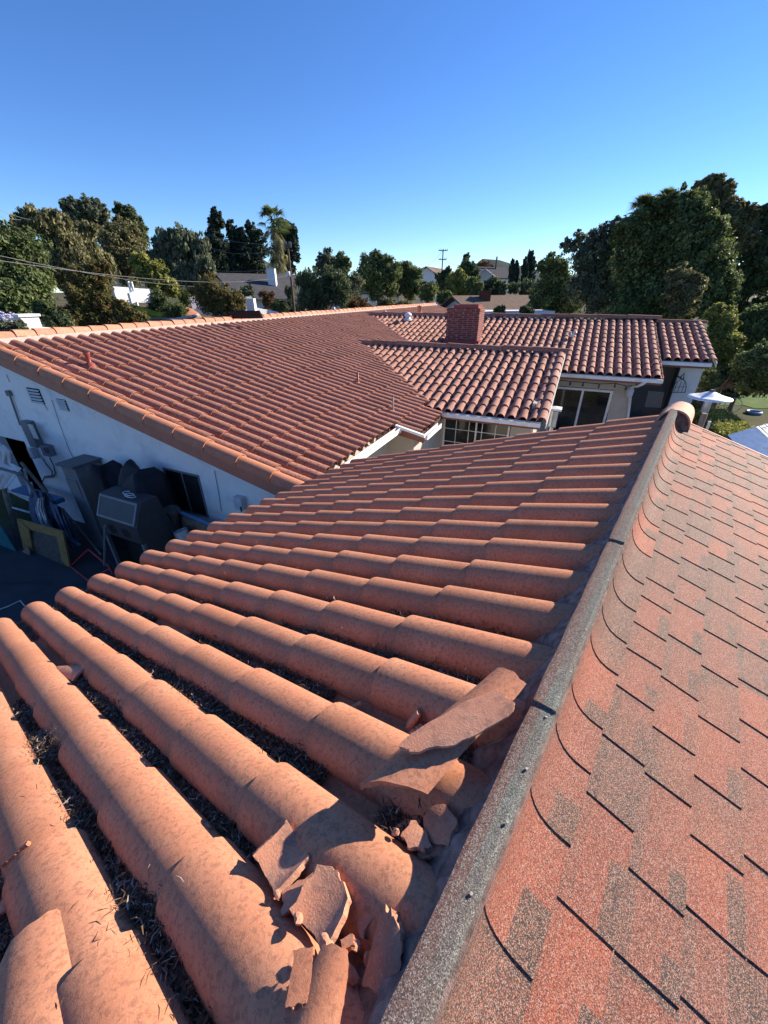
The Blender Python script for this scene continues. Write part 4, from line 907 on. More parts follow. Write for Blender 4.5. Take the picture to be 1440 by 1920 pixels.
# television / dark panel under the far eave
pn = thing('framed_screen', at_r(1230, 765, 17.5), 'large dark square screen with thin pale edge on the covered patio', 'screen')
P = [at_r(x, y, 17.4) for x, y in ((1211, 759), (1237, 761), (1244, 737), (1216, 735))]
P = [at_r(1210, 762, 17.4), at_r(1238, 764, 17.4), at_r(1244, 736, 17.4), at_r(1217, 733, 17.4)]
m = MB(); m.prism(P, r2*.06); obj('panel', m, MT['dark_grey'], pn)
m = MB(); m.tube([p-r2*.01 for p in P+[P[0]]], .015, 5); obj('edge_trim', m, MT['grey_paint'], pn)
# downspout elbow at the gutter corner
m = MB(); m.tube([at_r(1222, 712, 16.0), at_r(1214, 714, 16.0), at_r(1205, 720, 16.02), at_r(1196, 724, 16.3), at_r(1184, 726, 16.75), at_r(1176, 790, 16.85)], .05, 8); obj('downspout', m, MT['white_paint'], mh, smooth=True)
# hanging glass lantern
m = MB(); c = at_r(1181, 735, 16.6); m.lathe(c, [(.02, .2), (.06, .12), (.12, .08), (.12, -.1), (.08, -.2), (.001, -.22)], 12); tag(obj('lantern', m, MT['cloth_white'], smooth=True), 'pale hanging lantern at the corner of the sliding door wall', 'lantern')
# patio clutter: chairs, table, plants in pots
def chair(px, py, r_, label):
    b = at_r(px, py, r_); o = thing('patio_chair', [b[0], b[1], 0], label, 'chair', 'dark chairs on the covered patio'); c = np.array([b[0], b[1], 0])
    m = MB(); m.box(c+Z*.42, (.5, .5, .04), [r2, w2, Z]); obj('seat', m, MT['dark_grey'], o)
    m = MB(); m.box(c+Z*.7+r2*.24, (.04, .5, .5), [r2, w2, Z]); obj('backrest', m, MT['dark_grey'], o)
    for i in (-1, 1):
        for j in (-1, 1): m = MB(); m.box(c+r2*.22*i+w2*.22*j+Z*.2, (.03, .03, .4)); obj('leg', m, MT['grey_paint'], o)
chair(1185, 770, 17.6, 'dark patio chair nearest the sliding door wall corner'); chair(1203, 768, 18.3, 'dark patio chair just left of the framed screen'); chair(1262, 752, 17.2, 'dark patio chair right of the framed screen')
m = MB(); m.box([*at_r(1228, 775, 16.4)[:2], .72], (1.5, .9, .05), [r2, w2, Z], .5); tb = thing('patio_table', [*at_r(1228, 775, 16.4)[:2], 0], 'low wooden patio table in front of the framed screen', 'table'); obj('table_top', m, MT['wood_grey'], tb)
for i in (-1, 1):
    for j in (-1, 1): m = MB(); m.box(np.array([*at_r(1228, 775, 16.4)[:2], .35])+r2*.65*i+w2*.38*j, (.05, .05, .7)); obj('leg', m, MT['wood_grey'], tb)
# wire trellis against the far pier
tr = thing('wire_trellis', at_r(1270, 735, 18.4), 'black arched wire trellis leaning on the pale pier at the far end', 'trellis')
c0 = at_r(1256, 737, 18.4); c1_ = at_r(1284, 737, 18.4); hgt = at_r(1270, 712, 18.4)[2]-c0[2]
arc = lambda k: c0+(c1_-c0)*(.5-.5*math.cos(k))+Z*hgt*math.sin(k)
m = MB(); m.tube([arc(k) for k in np.linspace(0, math.pi, 16)], .012, 5)
for q in (.25, .5, .75): m.tube([c0+(c1_-c0)*q, c0+(c1_-c0)*q+Z*hgt*.9], .009, 5)
m.tube([c0+Z*.02, c1_+Z*.02], .01, 5); m.tube([c0+Z*hgt*.45, c1_+Z*hgt*.45], .009, 5); obj('frame', m, MT['wire_black'], tr)
m = MB(); q = at_r(1275, 708, 18.4); m.tube([at_r(1268, 704, 18.4), q, at_r(1283, 700, 18.4), at_r(1281, 712, 18.4), q], .03, 5); obj('finial', m, MT['wire_black'], tr)
# bicycle
bb = at_z(1378, 752, -4.55); bi = thing('bicycle', [bb[0], bb[1], 0], 'bicycle standing among the trees behind the patio heater', 'bicycle')
e = X0*.9+np.array([0, -.43, 0])
def wheel(c):
    m = MB(); m.tube([c+e*.33*math.cos(k)+Z*.33*math.sin(k) for k in np.linspace(0, 2*math.pi, 33)], .018, 6); w = obj('wheel', m, MT['galv'], bi, smooth=True)
    m = MB(); 
    for k in np.linspace(0, math.pi, 8)[:-1]: m.tube([c-e*.32*math.cos(k)-Z*.32*math.sin(k), c+e*.32*math.cos(k)+Z*.32*math.sin(k)], .002, 3)
    obj('spokes', m, MT['galv'], w)
c = np.array([bb[0], bb[1], .55]); wheel(c); wheel(c-e*1.0)
m = MB(); m.tube([c, c+Z*.55-e*.1, c+Z*.5-e*.15, c-e*.55+Z*.0, c-e*1.0], .017, 6); m.tube([c+Z*.5-e*.15, c-e*.65+Z*.5, c-e*.55], .017, 6); m.tube([c-e*.65+Z*.5, c-e*1.0], .012, 6); obj('frame', m, MT['dark_grey'], bi)
m = MB(); m.tube([c+Z*.66-e*.1+np.array([.0, .2, 0]), c+Z*.62-e*.1, c+Z*.66-e*.1-np.array([0, .2, 0])], .012, 6); obj('handlebar', m, MT['galv'], bi); m = MB(); m.box(c-e*.68+Z*.58, (.22, .12, .05)); obj('saddle', m, MT['black'], bi)
# blue corrugated lean-to roof and its white frame
a_ = at_z(1368, 812, -3.2); b_ = at_z(1440, 808, -3.2); m = MB()
def corr(mb, o, u, v, n, amp, k):
    s = np.linspace(0, 1, k*6+1); P = np.array([[o+u*q+v*t+Z*amp*math.sin(q*k*2*math.pi) for q in s] for t in (0, 1)]); mb.grid(P); mb.grid(P-Z*.004)
cr = thing('shed', [*b_[:2], 0], 'low shed with blue corrugated roofing past the shingle roof edge', 'shed')
u_ = at_z(1418, 800, -3.3)-at_z(1366, 815, -3.3); u_ = u_*1.02; v_ = (at_z(1440, 900, -3.4)-at_z(1366, 815, -3.3))
m = MB(); corr(m, at_z(1364, 816, -3.3), u_, v_, Z, .02, 16); obj('roof', m, plain('blue_roofing', (.22, .36, .55), .5, .4, var=.2), cr)
m = MB(); corr(m, at_z(1364, 816, -3.3)+u_*1.01, u_*1.6, v_, Z, .006, 14); obj('translucent_roof', m, MT['white_paint'], cr)
m = MB()
for q in (0, .5, 1): p = at_z(1364, 816, -3.3)+u_*1.3*q+v_*.5; m.box([p[0], p[1], 1.0-.02], (.08, .08, 1.95))
obj('post', m, MT['wood_grey'], cr)
m = MB()
for q in (1.02, 1.25, 1.5, 1.75): p = at_z(1364, 816, -3.3)+u_*q+Z*.04; m.ob(p, v_, u_*.012, Z*.02)
for q in (.1, .35, .6, .85): p = at_z(1364, 816, -3.3)+u_*1.01+v_*q+Z*.045; m.ob(p, u_*1.5, v_*.01, Z*.02)
obj('roof_batten', m, MT['dark_grey'], cr)
for px, py, c_, lb in ((1352, 733, 'orange', 'small orange red toy between the heater and the bicycle'), (1415, 770, 'blue_paint', 'light blue tray on the grass by the right edge')):
    p = at_z(px, py, GZ+.15); m = MB(); m.lathe(p-Z*.15, [(.3, 0), (.36, .08), (.30, .14), (.26, .12), (.22, .04), (.001, .03)], 14); tag(obj('garden_tub', m, MT[c_], smooth=True), lb.replace('toy', 'tub').replace('tray', 'tub'), 'tub')
m = MB(); p = at_z(1413, 766, GZ); m.ob(p, X0*3, np.array([0, 9, 0]), Z*.02); m.ob(at_z(1300, 760, GZ)-X0*4, X0*14, np.array([0, 12, 0]), Z*.012); tag(obj('back_lawn', m, MT['lawn']), kind='structure')
# ================================================================== plants and trees
def leaves(mb, blobs, leaf, n, clump=.3, seed=0, droop=0, elong=1.6, up=.25, rb=0.0):
    rg = np.random.default_rng(seed); tot = sum(b[3]**2 for b in blobs)
    n = int(n*3.4); leaf = leaf*.66; sat = []
    for b in blobs:
        for _ in range(4):
            v = rg.normal(0, 1, 3); v[2] = abs(v[2])*.8; v /= np.linalg.norm(v); sat.append((*(np.array(b[:3])+v*b[3]*rg.uniform(.85, 1.12)), b[3]*rg.uniform(.18, .34), *b[4:]))
    blobs = list(blobs)+sat; blobs = [(b[0], b[1], b[2], b[3]*1.14, *b[4:]) for b in blobs]
    for (x, y, z, R_, *sq) in blobs:
        k = max(12, int(n*R_*R_/tot)); sz = sq[0] if sq else 1
        nc = max(6, int(k/34)); d = rg.normal(0, 1, (nc, 3)); d /= np.linalg.norm(d, axis=1)[:, None]
        rad_ = R_*(1-clump*.6)*rg.uniform(.12, 1.0, nc)**.5*rg.uniform(.85, 1.12, nc); cc = np.array([x, y, z])+d*rad_[:, None]*[1, 1, sz]
        cr_ = rg.normal(0, .22, nc); ci = rg.integers(0, nc, k)
        o = rg.normal(0, 1, (k, 3)); o /= np.linalg.norm(o, axis=1)[:, None]; o *= (rg.uniform(0, 1, k)**.5*R_*clump*1.05)[:, None]
        P = cc[ci]+o; nr = P-np.array([x, y, z]); nr /= np.linalg.norm(nr, axis=1)[:, None]+1e-9
        nr = nr*.8+rg.normal(0, .75, (k, 3))+[0, 0, up]; nr /= np.linalg.norm(nr, axis=1)[:, None]
        a = np.cross(nr, rg.normal(0, 1, (k, 3))+[0, 0, droop*3]); a /= np.linalg.norm(a, axis=1)[:, None]+1e-9
        if droop: a = a*.5+np.array([0, 0, -1])*abs(droop)*np.sign(droop) if droop > 0 else a*.4+np.array([0, 0, 1])*abs(droop)
        b = np.cross(nr, a); b /= np.linalg.norm(b, axis=1)[:, None]+1e-9
        s = leaf*rg.uniform(.6, 1.35, k)[:, None]; V = np.stack([P-a*s*elong*.5, P+b*s*.42+nr*s*.1, P+a*s*elong*.5, P-b*s*.42+nr*s*.1], 1).reshape(-1, 3)
        f = np.arange(k*4).reshape(-1, 4); mb.add(V, f, np.clip(.42+cr_[ci]+rg.normal(0, .16, k)+rb, 0, 1))
def tree(name, label, cat, d, blobs, mat, leaf=.12, n=4000, group=None, clump=.32, trunk='trunk', trad=.12, droop=0, base=None, elong=1.6, seed=None, depth=.5, trunks=1, limb=True, bpx=None, up=.25):
    seed = seed or int(blobs[0][0]*7+blobs[0][1]+d*13) % 9999
    rg = random.Random(seed); W_ = []
    for b in blobs:
        p = at_d(b[0], b[1], d); q = p-CAM; depthax = q@FWD; R_ = b[2]/F_*depthax
        hx = np.array([q[0], q[1], 0])/math.hypot(q[0], q[1]); p = p+hx*rg.uniform(-depth, depth)*R_
        W_.append((*p, R_, b[3] if len(b) > 3 else 1))
    cx = sum(w[0]*w[3] for w in W_)/sum(w[3] for w in W_); cy = sum(w[1]*w[3] for w in W_)/sum(w[3] for w in W_)
    if bpx is not None: q = at_d(bpx, 560, d); cx, cy = q[0], q[1]
    gz = CZ+terr(cx, cy)
    o = thing(name, (cx, cy, gz), label, cat, group)
    m = MB(); leaves(m, W_, leaf, n, clump, seed, droop, elong, up); obj('crown', m, LF[mat], o)
    zlow = min(w[2] for w in W_); fork = gz+(min(w[2] for w in W_)-gz)*.8
    if fork < gz+.2: fork = gz+.25*(max(w[2] for w in W_)-gz)
    m = MB(); base_ = np.array([cx, cy, gz-.1]); fk = np.array([cx, cy, fork])
    m.tube([base_, base_*.5+fk*.5+[rg.uniform(-.1, .1), 0, 0], fk], [trad, trad*.8, trad*.7], 8)
    if limb:
        for w in sorted(W_, key=lambda w: -w[3])[:12]:
            c = np.array(w[:3]); mid = (fk+c)/2+np.array([rg.uniform(-.2, .2), rg.uniform(-.2, .2), .1])*w[3]
            m.tube([fk, mid, c], [trad*.5, trad*.3, trad*.1], 5)
            for _ in range(3):
                v = np.array([rg.gauss(0, 1), rg.gauss(0, 1), rg.uniform(.1, 1)]); v /= np.linalg.norm(v); m.tube([mid*.3+c*.7, c+v*w[3]*.75], [trad*.16, trad*.04], 4)
    obj('trunk', m, MT[trunk], o, smooth=True)
    return o
def fill(x0, x1, y0, y1, r, n, seed, shape=None):
    """blob centres inside a rounded outline"""
    rg = random.Random(seed); out = []
    cx, cy, hx, hy = (x0+x1)/2, (y0+y1)/2, (x1-x0)/2-r*.8, (y1-y0)/2-r*.8
    while len(out) < n:
        u, v = rg.uniform(-1, 1), rg.uniform(-1, 1)
        if abs(u)**2.4+abs(v)**2.4 < 1: out.append((cx+u*hx, cy+v*hy, r*rg.uniform(.75, 1.2)))
    return out
GL = 'trees along the street on the left'
tree('broadleaf_tree', 'dense dark green tree at the far left edge above the mailbox pillar', 'tree', 26, fill(-60, 100, 425, 610, 34, 22, 1)+[(12, 452, 30), (60, 520, 34), (30, 560, 40)], 'mid', .16, 7500, GL)
tree('eucalyptus_tree', 'windswept brown green eucalyptus rising behind the dark left edge tree', 'tree', 40, [(40, 420, 16), (62, 412, 22), (90, 425, 26), (112, 418, 18), (125, 450, 26), (95, 455, 24), (132, 480, 28), (150, 500, 26), (120, 510, 30), (100, 500, 28)], 'olive', .26, 4200, GL, clump=.3, trunk='trunk_pale', droop=.5, elong=2.2)
tree('eucalyptus_tree', 'feathery pale eucalyptus with bare white limbs between two fuller crowns', 'tree', 42, [(150, 440, 18), (165, 470, 20), (185, 490, 22), (170, 430, 14), (195, 510, 22), (160, 505, 24)], 'olive', .26, 2200, GL, clump=.3, trunk='trunk_pale', droop=.5, elong=2.2, trad=.25)
tree('tall_tree', 'tall grey green tree with the highest rounded top on the left', 'tree', 60, [(135, 390, 16), (145, 400, 20), (170, 396, 20), (185, 410, 18), (160, 425, 26), (150, 455, 30), (135, 430, 18)], 'grey', .34, 2800, GL)
tree('tall_tree', 'dark narrow topped tree right of the highest crown', 'tree', 62, [(225, 395, 12), (238, 400, 16), (250, 418, 16), (262, 430, 12), (240, 425, 22), (255, 450, 20)], 'dark', .32, 1800, GL)
tree('olive_tree', 'broad rounded olive green crown left of the feathery hedge tree', 'tree', 50, fill(178, 278, 415, 540, 24, 15, 3)+[(235, 440, 28), (215, 460, 30)], 'olive', .24, 4200, GL)
tree('leafy_tree', 'yellow green loose tree above the white wall behind the myrtles', 'tree', 34, [(262, 490, 16), (275, 505, 20), (295, 515, 18), (312, 535, 18), (290, 532, 14), (325, 545, 12), (268, 512, 14), (300, 500, 10)], 'yellow', .2, 2200, GL)
tree('feathery_tree', 'grey green tree of many upright plumes left of the dark pines', 'tree', 46, [(300, 460, 16, 1.5), (318, 452, 16, 1.6), (340, 450, 16, 1.6), (358, 456, 16, 1.5), (378, 462, 15, 1.5), (310, 490, 24), (345, 490, 28), (380, 500, 20), (325, 520, 26), (360, 525, 26), (385, 530, 14)], 'grey', .26, 5200, GL, droop=-.6, elong=2.4)
tree('crape_myrtle', 'bronze and green crape myrtle, the larger one over the left ridge', 'tree', 20, fill(120, 280, 575, 625, 18, 20, 5)+[(150, 520, 20), (180, 505, 18), (190, 535, 20), (145, 548, 22), (170, 550, 24), (230, 585, 20), (262, 600, 16), (125, 590, 16), (196, 500, 12), (160, 575, 24), (200, 570, 20)], 'myrtle', .10, 9500, GL, trad=.08)
tree('crape_myrtle', 'smaller crape myrtle in front of the grey roofed house', 'tree', 27, fill(355, 462, 528, 600, 20, 16, 6)+[(400, 535, 18), (385, 545, 20), (440, 565, 18)], 'myrtle', .12, 4200, GL, trad=.08)
PN = 'dark pines behind the grey roofed house'
tree('pine_tree', 'tallest dark pine with a pointed top, left of the palm', 'pine tree', 72, [(405, 405, 10, 1.4), (405, 420, 14, 1.2), (402, 440, 14), (408, 460, 18), (400, 480, 18), (415, 500, 20)], 'black', .38, 2600, PN, trad=.3)
tree('pine_tree', 'wide dark pine between the pointed pine and the palm', 'pine tree', 74, [(430, 425, 10), (440, 440, 16), (455, 450, 16), (468, 425, 10), (475, 440, 14), (440, 470, 22), (465, 480, 24), (485, 470, 18), (440, 500, 24), (480, 505, 22)], 'black', .38, 3800, PN, trad=.3)
tree('pine_tree', 'ragged dark pine right of the palm with open branch tips', 'pine tree', 70, [(530, 418, 10), (545, 430, 12), (538, 445, 13), (552, 438, 8), (548, 460, 13), (532, 470, 14), (550, 483, 11), (530, 495, 14), (545, 505, 10), (520, 440, 12)], 'black', .36, 2300, PN, trad=.25)
tree('juniper_bush', 'dark twisting juniper bush right of the palm trunk', 'shrub', 33, fill(552, 660, 505, 600, 18, 20, 8)+[(585, 520, 16), (615, 512, 14), (640, 530, 16), (565, 525, 14)], 'dark', .13, 6500, droop=-.5, elong=2.2, trad=.1)
tree('round_shrub', 'soft grey green bush behind the juniper', 'shrub', 40, fill(622, 690, 508, 592, 18, 11, 9), 'grey', .16, 2800)
tree('round_shrub', 'rusty low shrub right of the juniper', 'shrub', 36, fill(640, 700, 556, 600, 13, 8, 10), 'brown', .13, 1500)
tree('leafy_tree', 'pale tree top above the juniper on the skyline', 'tree', 95, [(612, 480, 12), (605, 492, 12), (622, 492, 14), (600, 505, 12), (618, 508, 14)], 'grey', .5, 900)
tree('leafy_tree', 'small rounded tree right of the pale skyline tree', 'tree', 90, [(642, 485, 11), (648, 495, 11), (635, 496, 10), (645, 507, 11)], 'mid', .45, 800)
tree('ficus_tree', 'large dark rounded tree left of the wooden utility pole', 'tree', 58, [(690, 492, 16), (705, 485, 14), (722, 495, 16), (690, 515, 22), (715, 520, 24), (738, 510, 16), (685, 535, 14), (705, 545, 18), (730, 540, 16)], 'mid', .26, 4500, trunks=2, trad=.3)
tree('ficus_tree', 'lighter rounded tree joined to the right of the large dark one', 'tree', 62, [(750, 510, 15), (765, 505, 13), (780, 515, 13), (760, 530, 18), (780, 535, 15), (745, 540, 14), (770, 550, 12)], 'mid', .28, 2800, trad=.25)
tree('spiky_plant', 'blue green spiky cycad by the far white gabled house', 'shrub', 70, [(826, 520, 9), (838, 515, 9), (832, 532, 12), (824, 540, 9), (838, 540, 10)], 'dark', .5, 700, droop=-.4, elong=3)
tree('willow_shrub', 'pale feathery green shrub left of the brown chimney', 'shrub', 60, [(850, 525, 11, 1.4), (862, 522, 12, 1.4), (872, 530, 11, 1.3), (848, 545, 12), (868, 548, 13)], 'yellow', .24, 1700, droop=-.5, elong=2.4)
tree('conifer', 'slender dark conifer on the skyline right of the pole', 'conifer', 85, [(875, 482, 6), (874, 492, 9), (870, 503, 11), (880, 505, 12), (875, 518, 15), (888, 520, 12), (868, 522, 10)], 'dark', .4, 1500)
tree('leafy_tree', 'thin pale tree on the skyline behind the slanted far roof', 'tree', 110, [(903, 497, 9), (914, 500, 10), (908, 508, 10), (900, 508, 9), (918, 508, 8)], 'brown', .45, 600)
for i, (x0, x1, y0, y1, mt_, lb) in enumerate(((872, 905, 518, 562, 'mid', 'rounded green bush below the slender conifer'), (902, 955, 522, 562, 'dark', 'dark wide bush below the far slanted roof'), (945, 1010, 525, 600, 'dark', 'dark bush below the cypresses'), (820, 850, 545, 575, 'mid', 'small bush near the far pillars'), (786, 822, 528, 566, 'mid', 'bush beside the far wall by the ficus'))):
    tree('round_shrub', lb, 'shrub', 52+i, fill(x0, x1, y0, y1, 11, 9, 20+i), mt_, .22, 1500)
CY = 'tall cypresses on the skyline'
def cypress(px, yt, yb, r_, d, label):
    bl = []; y = yt+r_*.5
    while y < yb: q = (y-yt)/(yb-yt); bl.append((px-(y-yt)*.03, y, r_*(.45+.55*min(1, q*3.2)), 1.5)); y += r_*.8
    return tree('cypress', label, 'cypress', d, bl, 'black', .28, 1400, CY, droop=-.7, elong=2.2, depth=.1, trad=.12, limb=False)
cypress(961, 487, 545, 6, 80, 'leftmost slim cypress of the skyline group'); cypress(969, 490, 545, 5, 82, 'second slim cypress, touching the leftmost one')
cypress(985, 484, 540, 6, 80, 'short cypress in front of the tallest cypress'); cypress(995, 471, 540, 9, 82, 'tallest and widest cypress of the skyline group')
GR = 'tall trees behind the far wing on the right'
tree('broadleaf_tree', 'leafy tree left of the big trees, nearest to the cypresses', 'tree', 44, [(1020, 500, 14), (1035, 490, 14), (1050, 500, 16), (1040, 520, 22), (1020, 535, 20), (1055, 540, 24), (1030, 565, 24), (1065, 570, 26), (1010, 560, 16), (1000, 580, 16)], 'mid', .22, 4500, GR)
tree('feathery_tree', 'open feathery tree with thin twigs, left of the biggest crown', 'tree', 40, [(1065, 462, 14), (1085, 455, 16), (1100, 465, 18), (1120, 445, 18), (1140, 435, 16), (1155, 425, 14), (1090, 490, 22), (1120, 480, 24), (1145, 465, 22), (1110, 515, 28), (1140, 510, 28), (1090, 540, 28), (1125, 560, 34), (1150, 540, 30), (1170, 450, 22)], 'grey', .18, 7000, GR, clump=.26)
tree('oak_tree', 'biggest dark green tree, its crown filling the right skyline', 'tree', 37, [(1245, 388, 20), (1278, 376, 20), (1218, 402, 18), (1305, 380, 22), (1160, 440, 16), (1355, 540, 26), (1352, 500, 24), (1190, 425, 26), (1215, 415, 24), (1245, 405, 28), (1280, 400, 28), (1310, 415, 28), (1335, 435, 28), (1200, 460, 36), (1240, 450, 36), (1285, 450, 40), (1330, 475, 36), (1190, 500, 40), (1235, 500, 42), (1285, 505, 42), (1330, 520, 40), (1200, 550, 42), (1245, 555, 42), (1290, 560, 40), (1330, 570, 30), (1170, 580, 30), (1220, 590, 26), (1270, 592, 26)], 'mid', .22, 19000, GR, clump=.28)
tree('pine_tree', 'pine with open tufted tips forming the highest point on the right', 'pine tree', 41, [(1310, 350, 10), (1325, 345, 13), (1345, 342, 14), (1365, 352, 12), (1370, 370, 10), (1335, 365, 18), (1355, 385, 18), (1300, 370, 14), (1290, 385, 16), (1335, 395, 20), (1385, 390, 12), (1400, 395, 12), (1375, 410, 20), (1400, 420, 20), (1360, 430, 24), (1390, 450, 24)], 'olive', .20, 5500, GR, clump=.3, elong=2)
tree('broadleaf_tree', 'tree at the right edge with bright sky showing through its leaves', 'tree', 42, [(1425, 400, 14), (1440, 395, 18), (1430, 425, 24), (1445, 450, 26), (1415, 460, 22), (1435, 490, 26), (1400, 500, 24), (1420, 530, 24), (1450, 530, 24), (1385, 545, 22), (1410, 585, 26), (1375, 590, 20), (1460, 580, 30)], 'dark', .2, 5200, GR, clump=.24)
tree('olive_tree', 'bronze leaved small tree in front of the biggest crown', 'tree', 30, [(1262, 520, 12), (1280, 515, 14), (1300, 525, 14), (1315, 535, 12), (1270, 540, 18), (1295, 550, 20), (1280, 575, 20), (1255, 560, 14)], 'olive', .15, 2600, GR)
tree('lemon_tree', 'sunny yellow green tree right of the far wing gable', 'tree', 27, [(1340, 590, 16), (1355, 600, 20), (1345, 625, 20), (1365, 640, 22), (1350, 660, 22), (1368, 610, 14), (1375, 665, 16), (1350, 690, 16), (1345, 580, 10)], 'yellow', .12, 4500, GR)
tree('broadleaf_tree', 'mid green tree between the sunny tree and the right edge', 'tree', 30, fill(1375, 1470, 575, 680, 24, 16, 33), 'mid', .15, 5500, GR)
tree('clipped_tree', 'dense dark rounded tree at the right edge above the shed', 'tree', 22, fill(1380, 1510, 650, 738, 24, 22, 34)+[(1402, 690, 26), (1432, 672, 26)], 'mid', .09, 13000, GR, depth=.5, trad=.13, bpx=1415)
tree('garden_shrub', 'leafy shrub beside the pale pier in the shade', 'shrub', 21, fill(1295, 1345, 690, 745, 15, 10, 35), 'mid', .09, 2400)
tree('garden_shrub', 'shaded undergrowth behind the bicycle', 'shrub', 26, fill(1330, 1450, 690, 745, 20, 14, 36), 'dark', .13, 3600)
tree('garden_shrub', 'flowering shrub low at the far wing corner', 'shrub', 20, fill(1283, 1325, 725, 770, 12, 8, 37), 'olive', .07, 1800)
# clipped hedge behind the heater
hg = thing('hedge', [*at_z(1370, 800, GZ)[:2], 0], 'clipped hedge with sunlit top between the heater and the shed', 'hedge'); m = MB()
ha, hb = at_z(1330, 765, -4.0), at_z(1400, 812, -3.9); k = 12000
q = rng.random(k); wv = (hb-ha); sd = np.cross(wv/np.linalg.norm(wv), Z); Lh = np.linalg.norm(wv)
yy = rng.uniform(-.55, .55, k); zz = 1-rng.random(k)**2.2*1.35+rng.normal(0, .03, k); edge = rng.random(k) < .4; yy = np.where(edge, np.sign(yy)*.55, yy)+rng.normal(0, .04, k)
zz = np.where(edge, rng.uniform(-.4, 1, k), 1+rng.normal(0, .05, k)-.05)
C_ = ha+wv*q[:, None]+sd*yy[:, None]; C_[:, 2] = ha[2]-1+zz*1.0; nr = rng.normal(0, 1, (k, 3))+[0, 0, .6]; nr /= np.linalg.norm(nr, axis=1)[:, None]
a_ = np.cross(nr, rng.normal(0, 1, (k, 3))); a_ /= np.linalg.norm(a_, axis=1)[:, None]; b_ = np.cross(nr, a_); s = .045*rng.uniform(.6, 1.3, k)[:, None]
m.add(np.stack([C_-a_*s, C_+b_*s*.6, C_+a_*s, C_-b_*s*.6], 1).reshape(-1, 3), np.arange(k*4).reshape(-1, 4), np.clip(rng.normal(.5, .25, k), 0, 1)); obj('foliage', m, LF['yellow'], hg)
m = MB(); m.ob([*(ha-sd*.45)[:2], 0], wv*[1, 1, 0], sd*.9, Z*(ha[2]-.12)); obj('inner_block', m, MT['black'], hg)  # plain black block filling the hedge behind its leaves
# fan palms
def palm(px, yt, ybase, d, cr, label, nf=34, skirt=True, group=None):
    top = at_d(px, yt, d); g_ = np.array([*at_d(px+(6 if skirt else 0), 560, d)[:2], 0]); g_[2] = CZ+terr(g_[0], g_[1]); o = thing('fan_palm', g_, label, 'palm', group)
    R_ = cr/F_*((top-CAM)@FWD); m = MB(); m.tube([g_, g_*.5+top*.5+[.1, 0, 0], top-Z*R_*.3], [.32, .24, .22], 10); obj('trunk', m, MT['trunk_pale'], o, smooth=True)
    rg = random.Random(5)
    def fan(m, c, dr, L, fr, rv):
        dr = dr/np.linalg.norm(dr); sd = np.cross(dr, Z); sd /= np.linalg.norm(sd)+1e-9; e = c+dr*L*.55; m.tube([c, e], [.03, .02], 4, rv)
        for k in range(15):
            a = (k-7)/7*1.25; v = dr*math.cos(a)+sd*math.sin(a); t = e+v*L*fr-Z*L*.18*(1+abs(a)*.4); w = np.cross(v, Z); w = w/(np.linalg.norm(w)+1e-9)*L*.035; md = e+v*L*fr*.5
            m.add([e, md+w, t, md-w], [[0, 1, 2, 3]], rv+rg.gauss(0, .08))
    m = MB()
    for k in range(nf):
        el = rg.uniform(-.35, 1.25); az = rg.uniform(0, 6.28); fan(m, top, np.array([math.cos(az)*math.cos(el), math.sin(az)*math.cos(el), math.sin(el)]), R_*.62, .62, min(1, max(0, .3+el*.35)))
    obj('fronds', m, LF['mid'], o)
    if skirt:
        m = MB()
        for k in range(46):
            el = rg.uniform(-1.45, -.5); az = rg.uniform(0, 6.28); fan(m, top-Z*R_*rg.uniform(0, 1.1), np.array([math.cos(az)*math.cos(el), math.sin(az)*math.cos(el), math.sin(el)]), R_*.55, .6, rg.uniform(.3, .9))
        obj('dead_skirt', m, LF['olive'], o)
    return o
palm(513, 418, 560, 58, 50, 'tall fan palm with brown skirt standing before the dark pines')
palm(1207, 408, 560, 38, 66, 'fan palm whose spiky fronds stick out of the biggest right crown', 30, False)
palm(1250, 388, 560, 38.5, 54, 'smaller palm head beside the spiky fan palm on the right', 22, False)
tree('bare_tree', 'small reddish thin tree left of the palm trunk', 'tree', 36, [(495, 552, 9), (507, 556, 9), (500, 568, 10), (510, 572, 7)], 'brown', .12, 600, trad=.05, bpx=500)
tree('garden_shrub', 'dark pointed shrub at the foot of the palm', 'shrub', 34, fill(505, 540, 555, 600, 11, 7, 41), 'dark', .12, 1100)
tree('garden_shrub', 'grey green shrub behind the utility post by the palm', 'shrub', 38, fill(530, 560, 535, 600, 12, 8, 42), 'grey', .14, 1100)
tree('garden_shrub', 'rounded bush in front of the grey roofed house', 'shrub', 37, fill(446, 486, 536, 562, 10, 7, 43), 'grey', .14, 1100)
for i, (x0, x1, y0, y1, d, mt_, lb) in enumerate(((270, 330, 545, 590, 31, 'dark', 'dark mound shrub left of the red earth bank'), (300, 350, 570, 600, 29, 'mid', 'light green shrub below the red earth bank'), (330, 362, 538, 575, 35, 'mid', 'green shrub behind the red earth bank'), (60, 110, 555, 605, 21, 'mid', 'bright green low bush under the left edge tree'), (75, 140, 590, 625, 18, 'dark', 'dark scrubby bush just over the left ridge'), (0, 55, 600, 630, 17, 'grey', 'grey low bush at the left edge over the ridge'), (-5, 22, 550, 575, 32, 'mid', 'hedge stub at the far left edge'))):
    tree('low_shrub', lb, 'shrub', d, fill(x0, x1, y0, y1, 12, 10, 50+i), mt_, .09, 1800)
tree('low_shrub', 'row of dry bushes below the ficus trees', 'shrub', 45, fill(690, 770, 560, 592, 11, 13, 61), 'olive', .16, 1900)
tree('low_shrub', 'rounded ball bush right of the brown chimney', 'shrub', 34, fill(926, 948, 575, 592, 8, 7, 62), 'mid', .09, 1200)
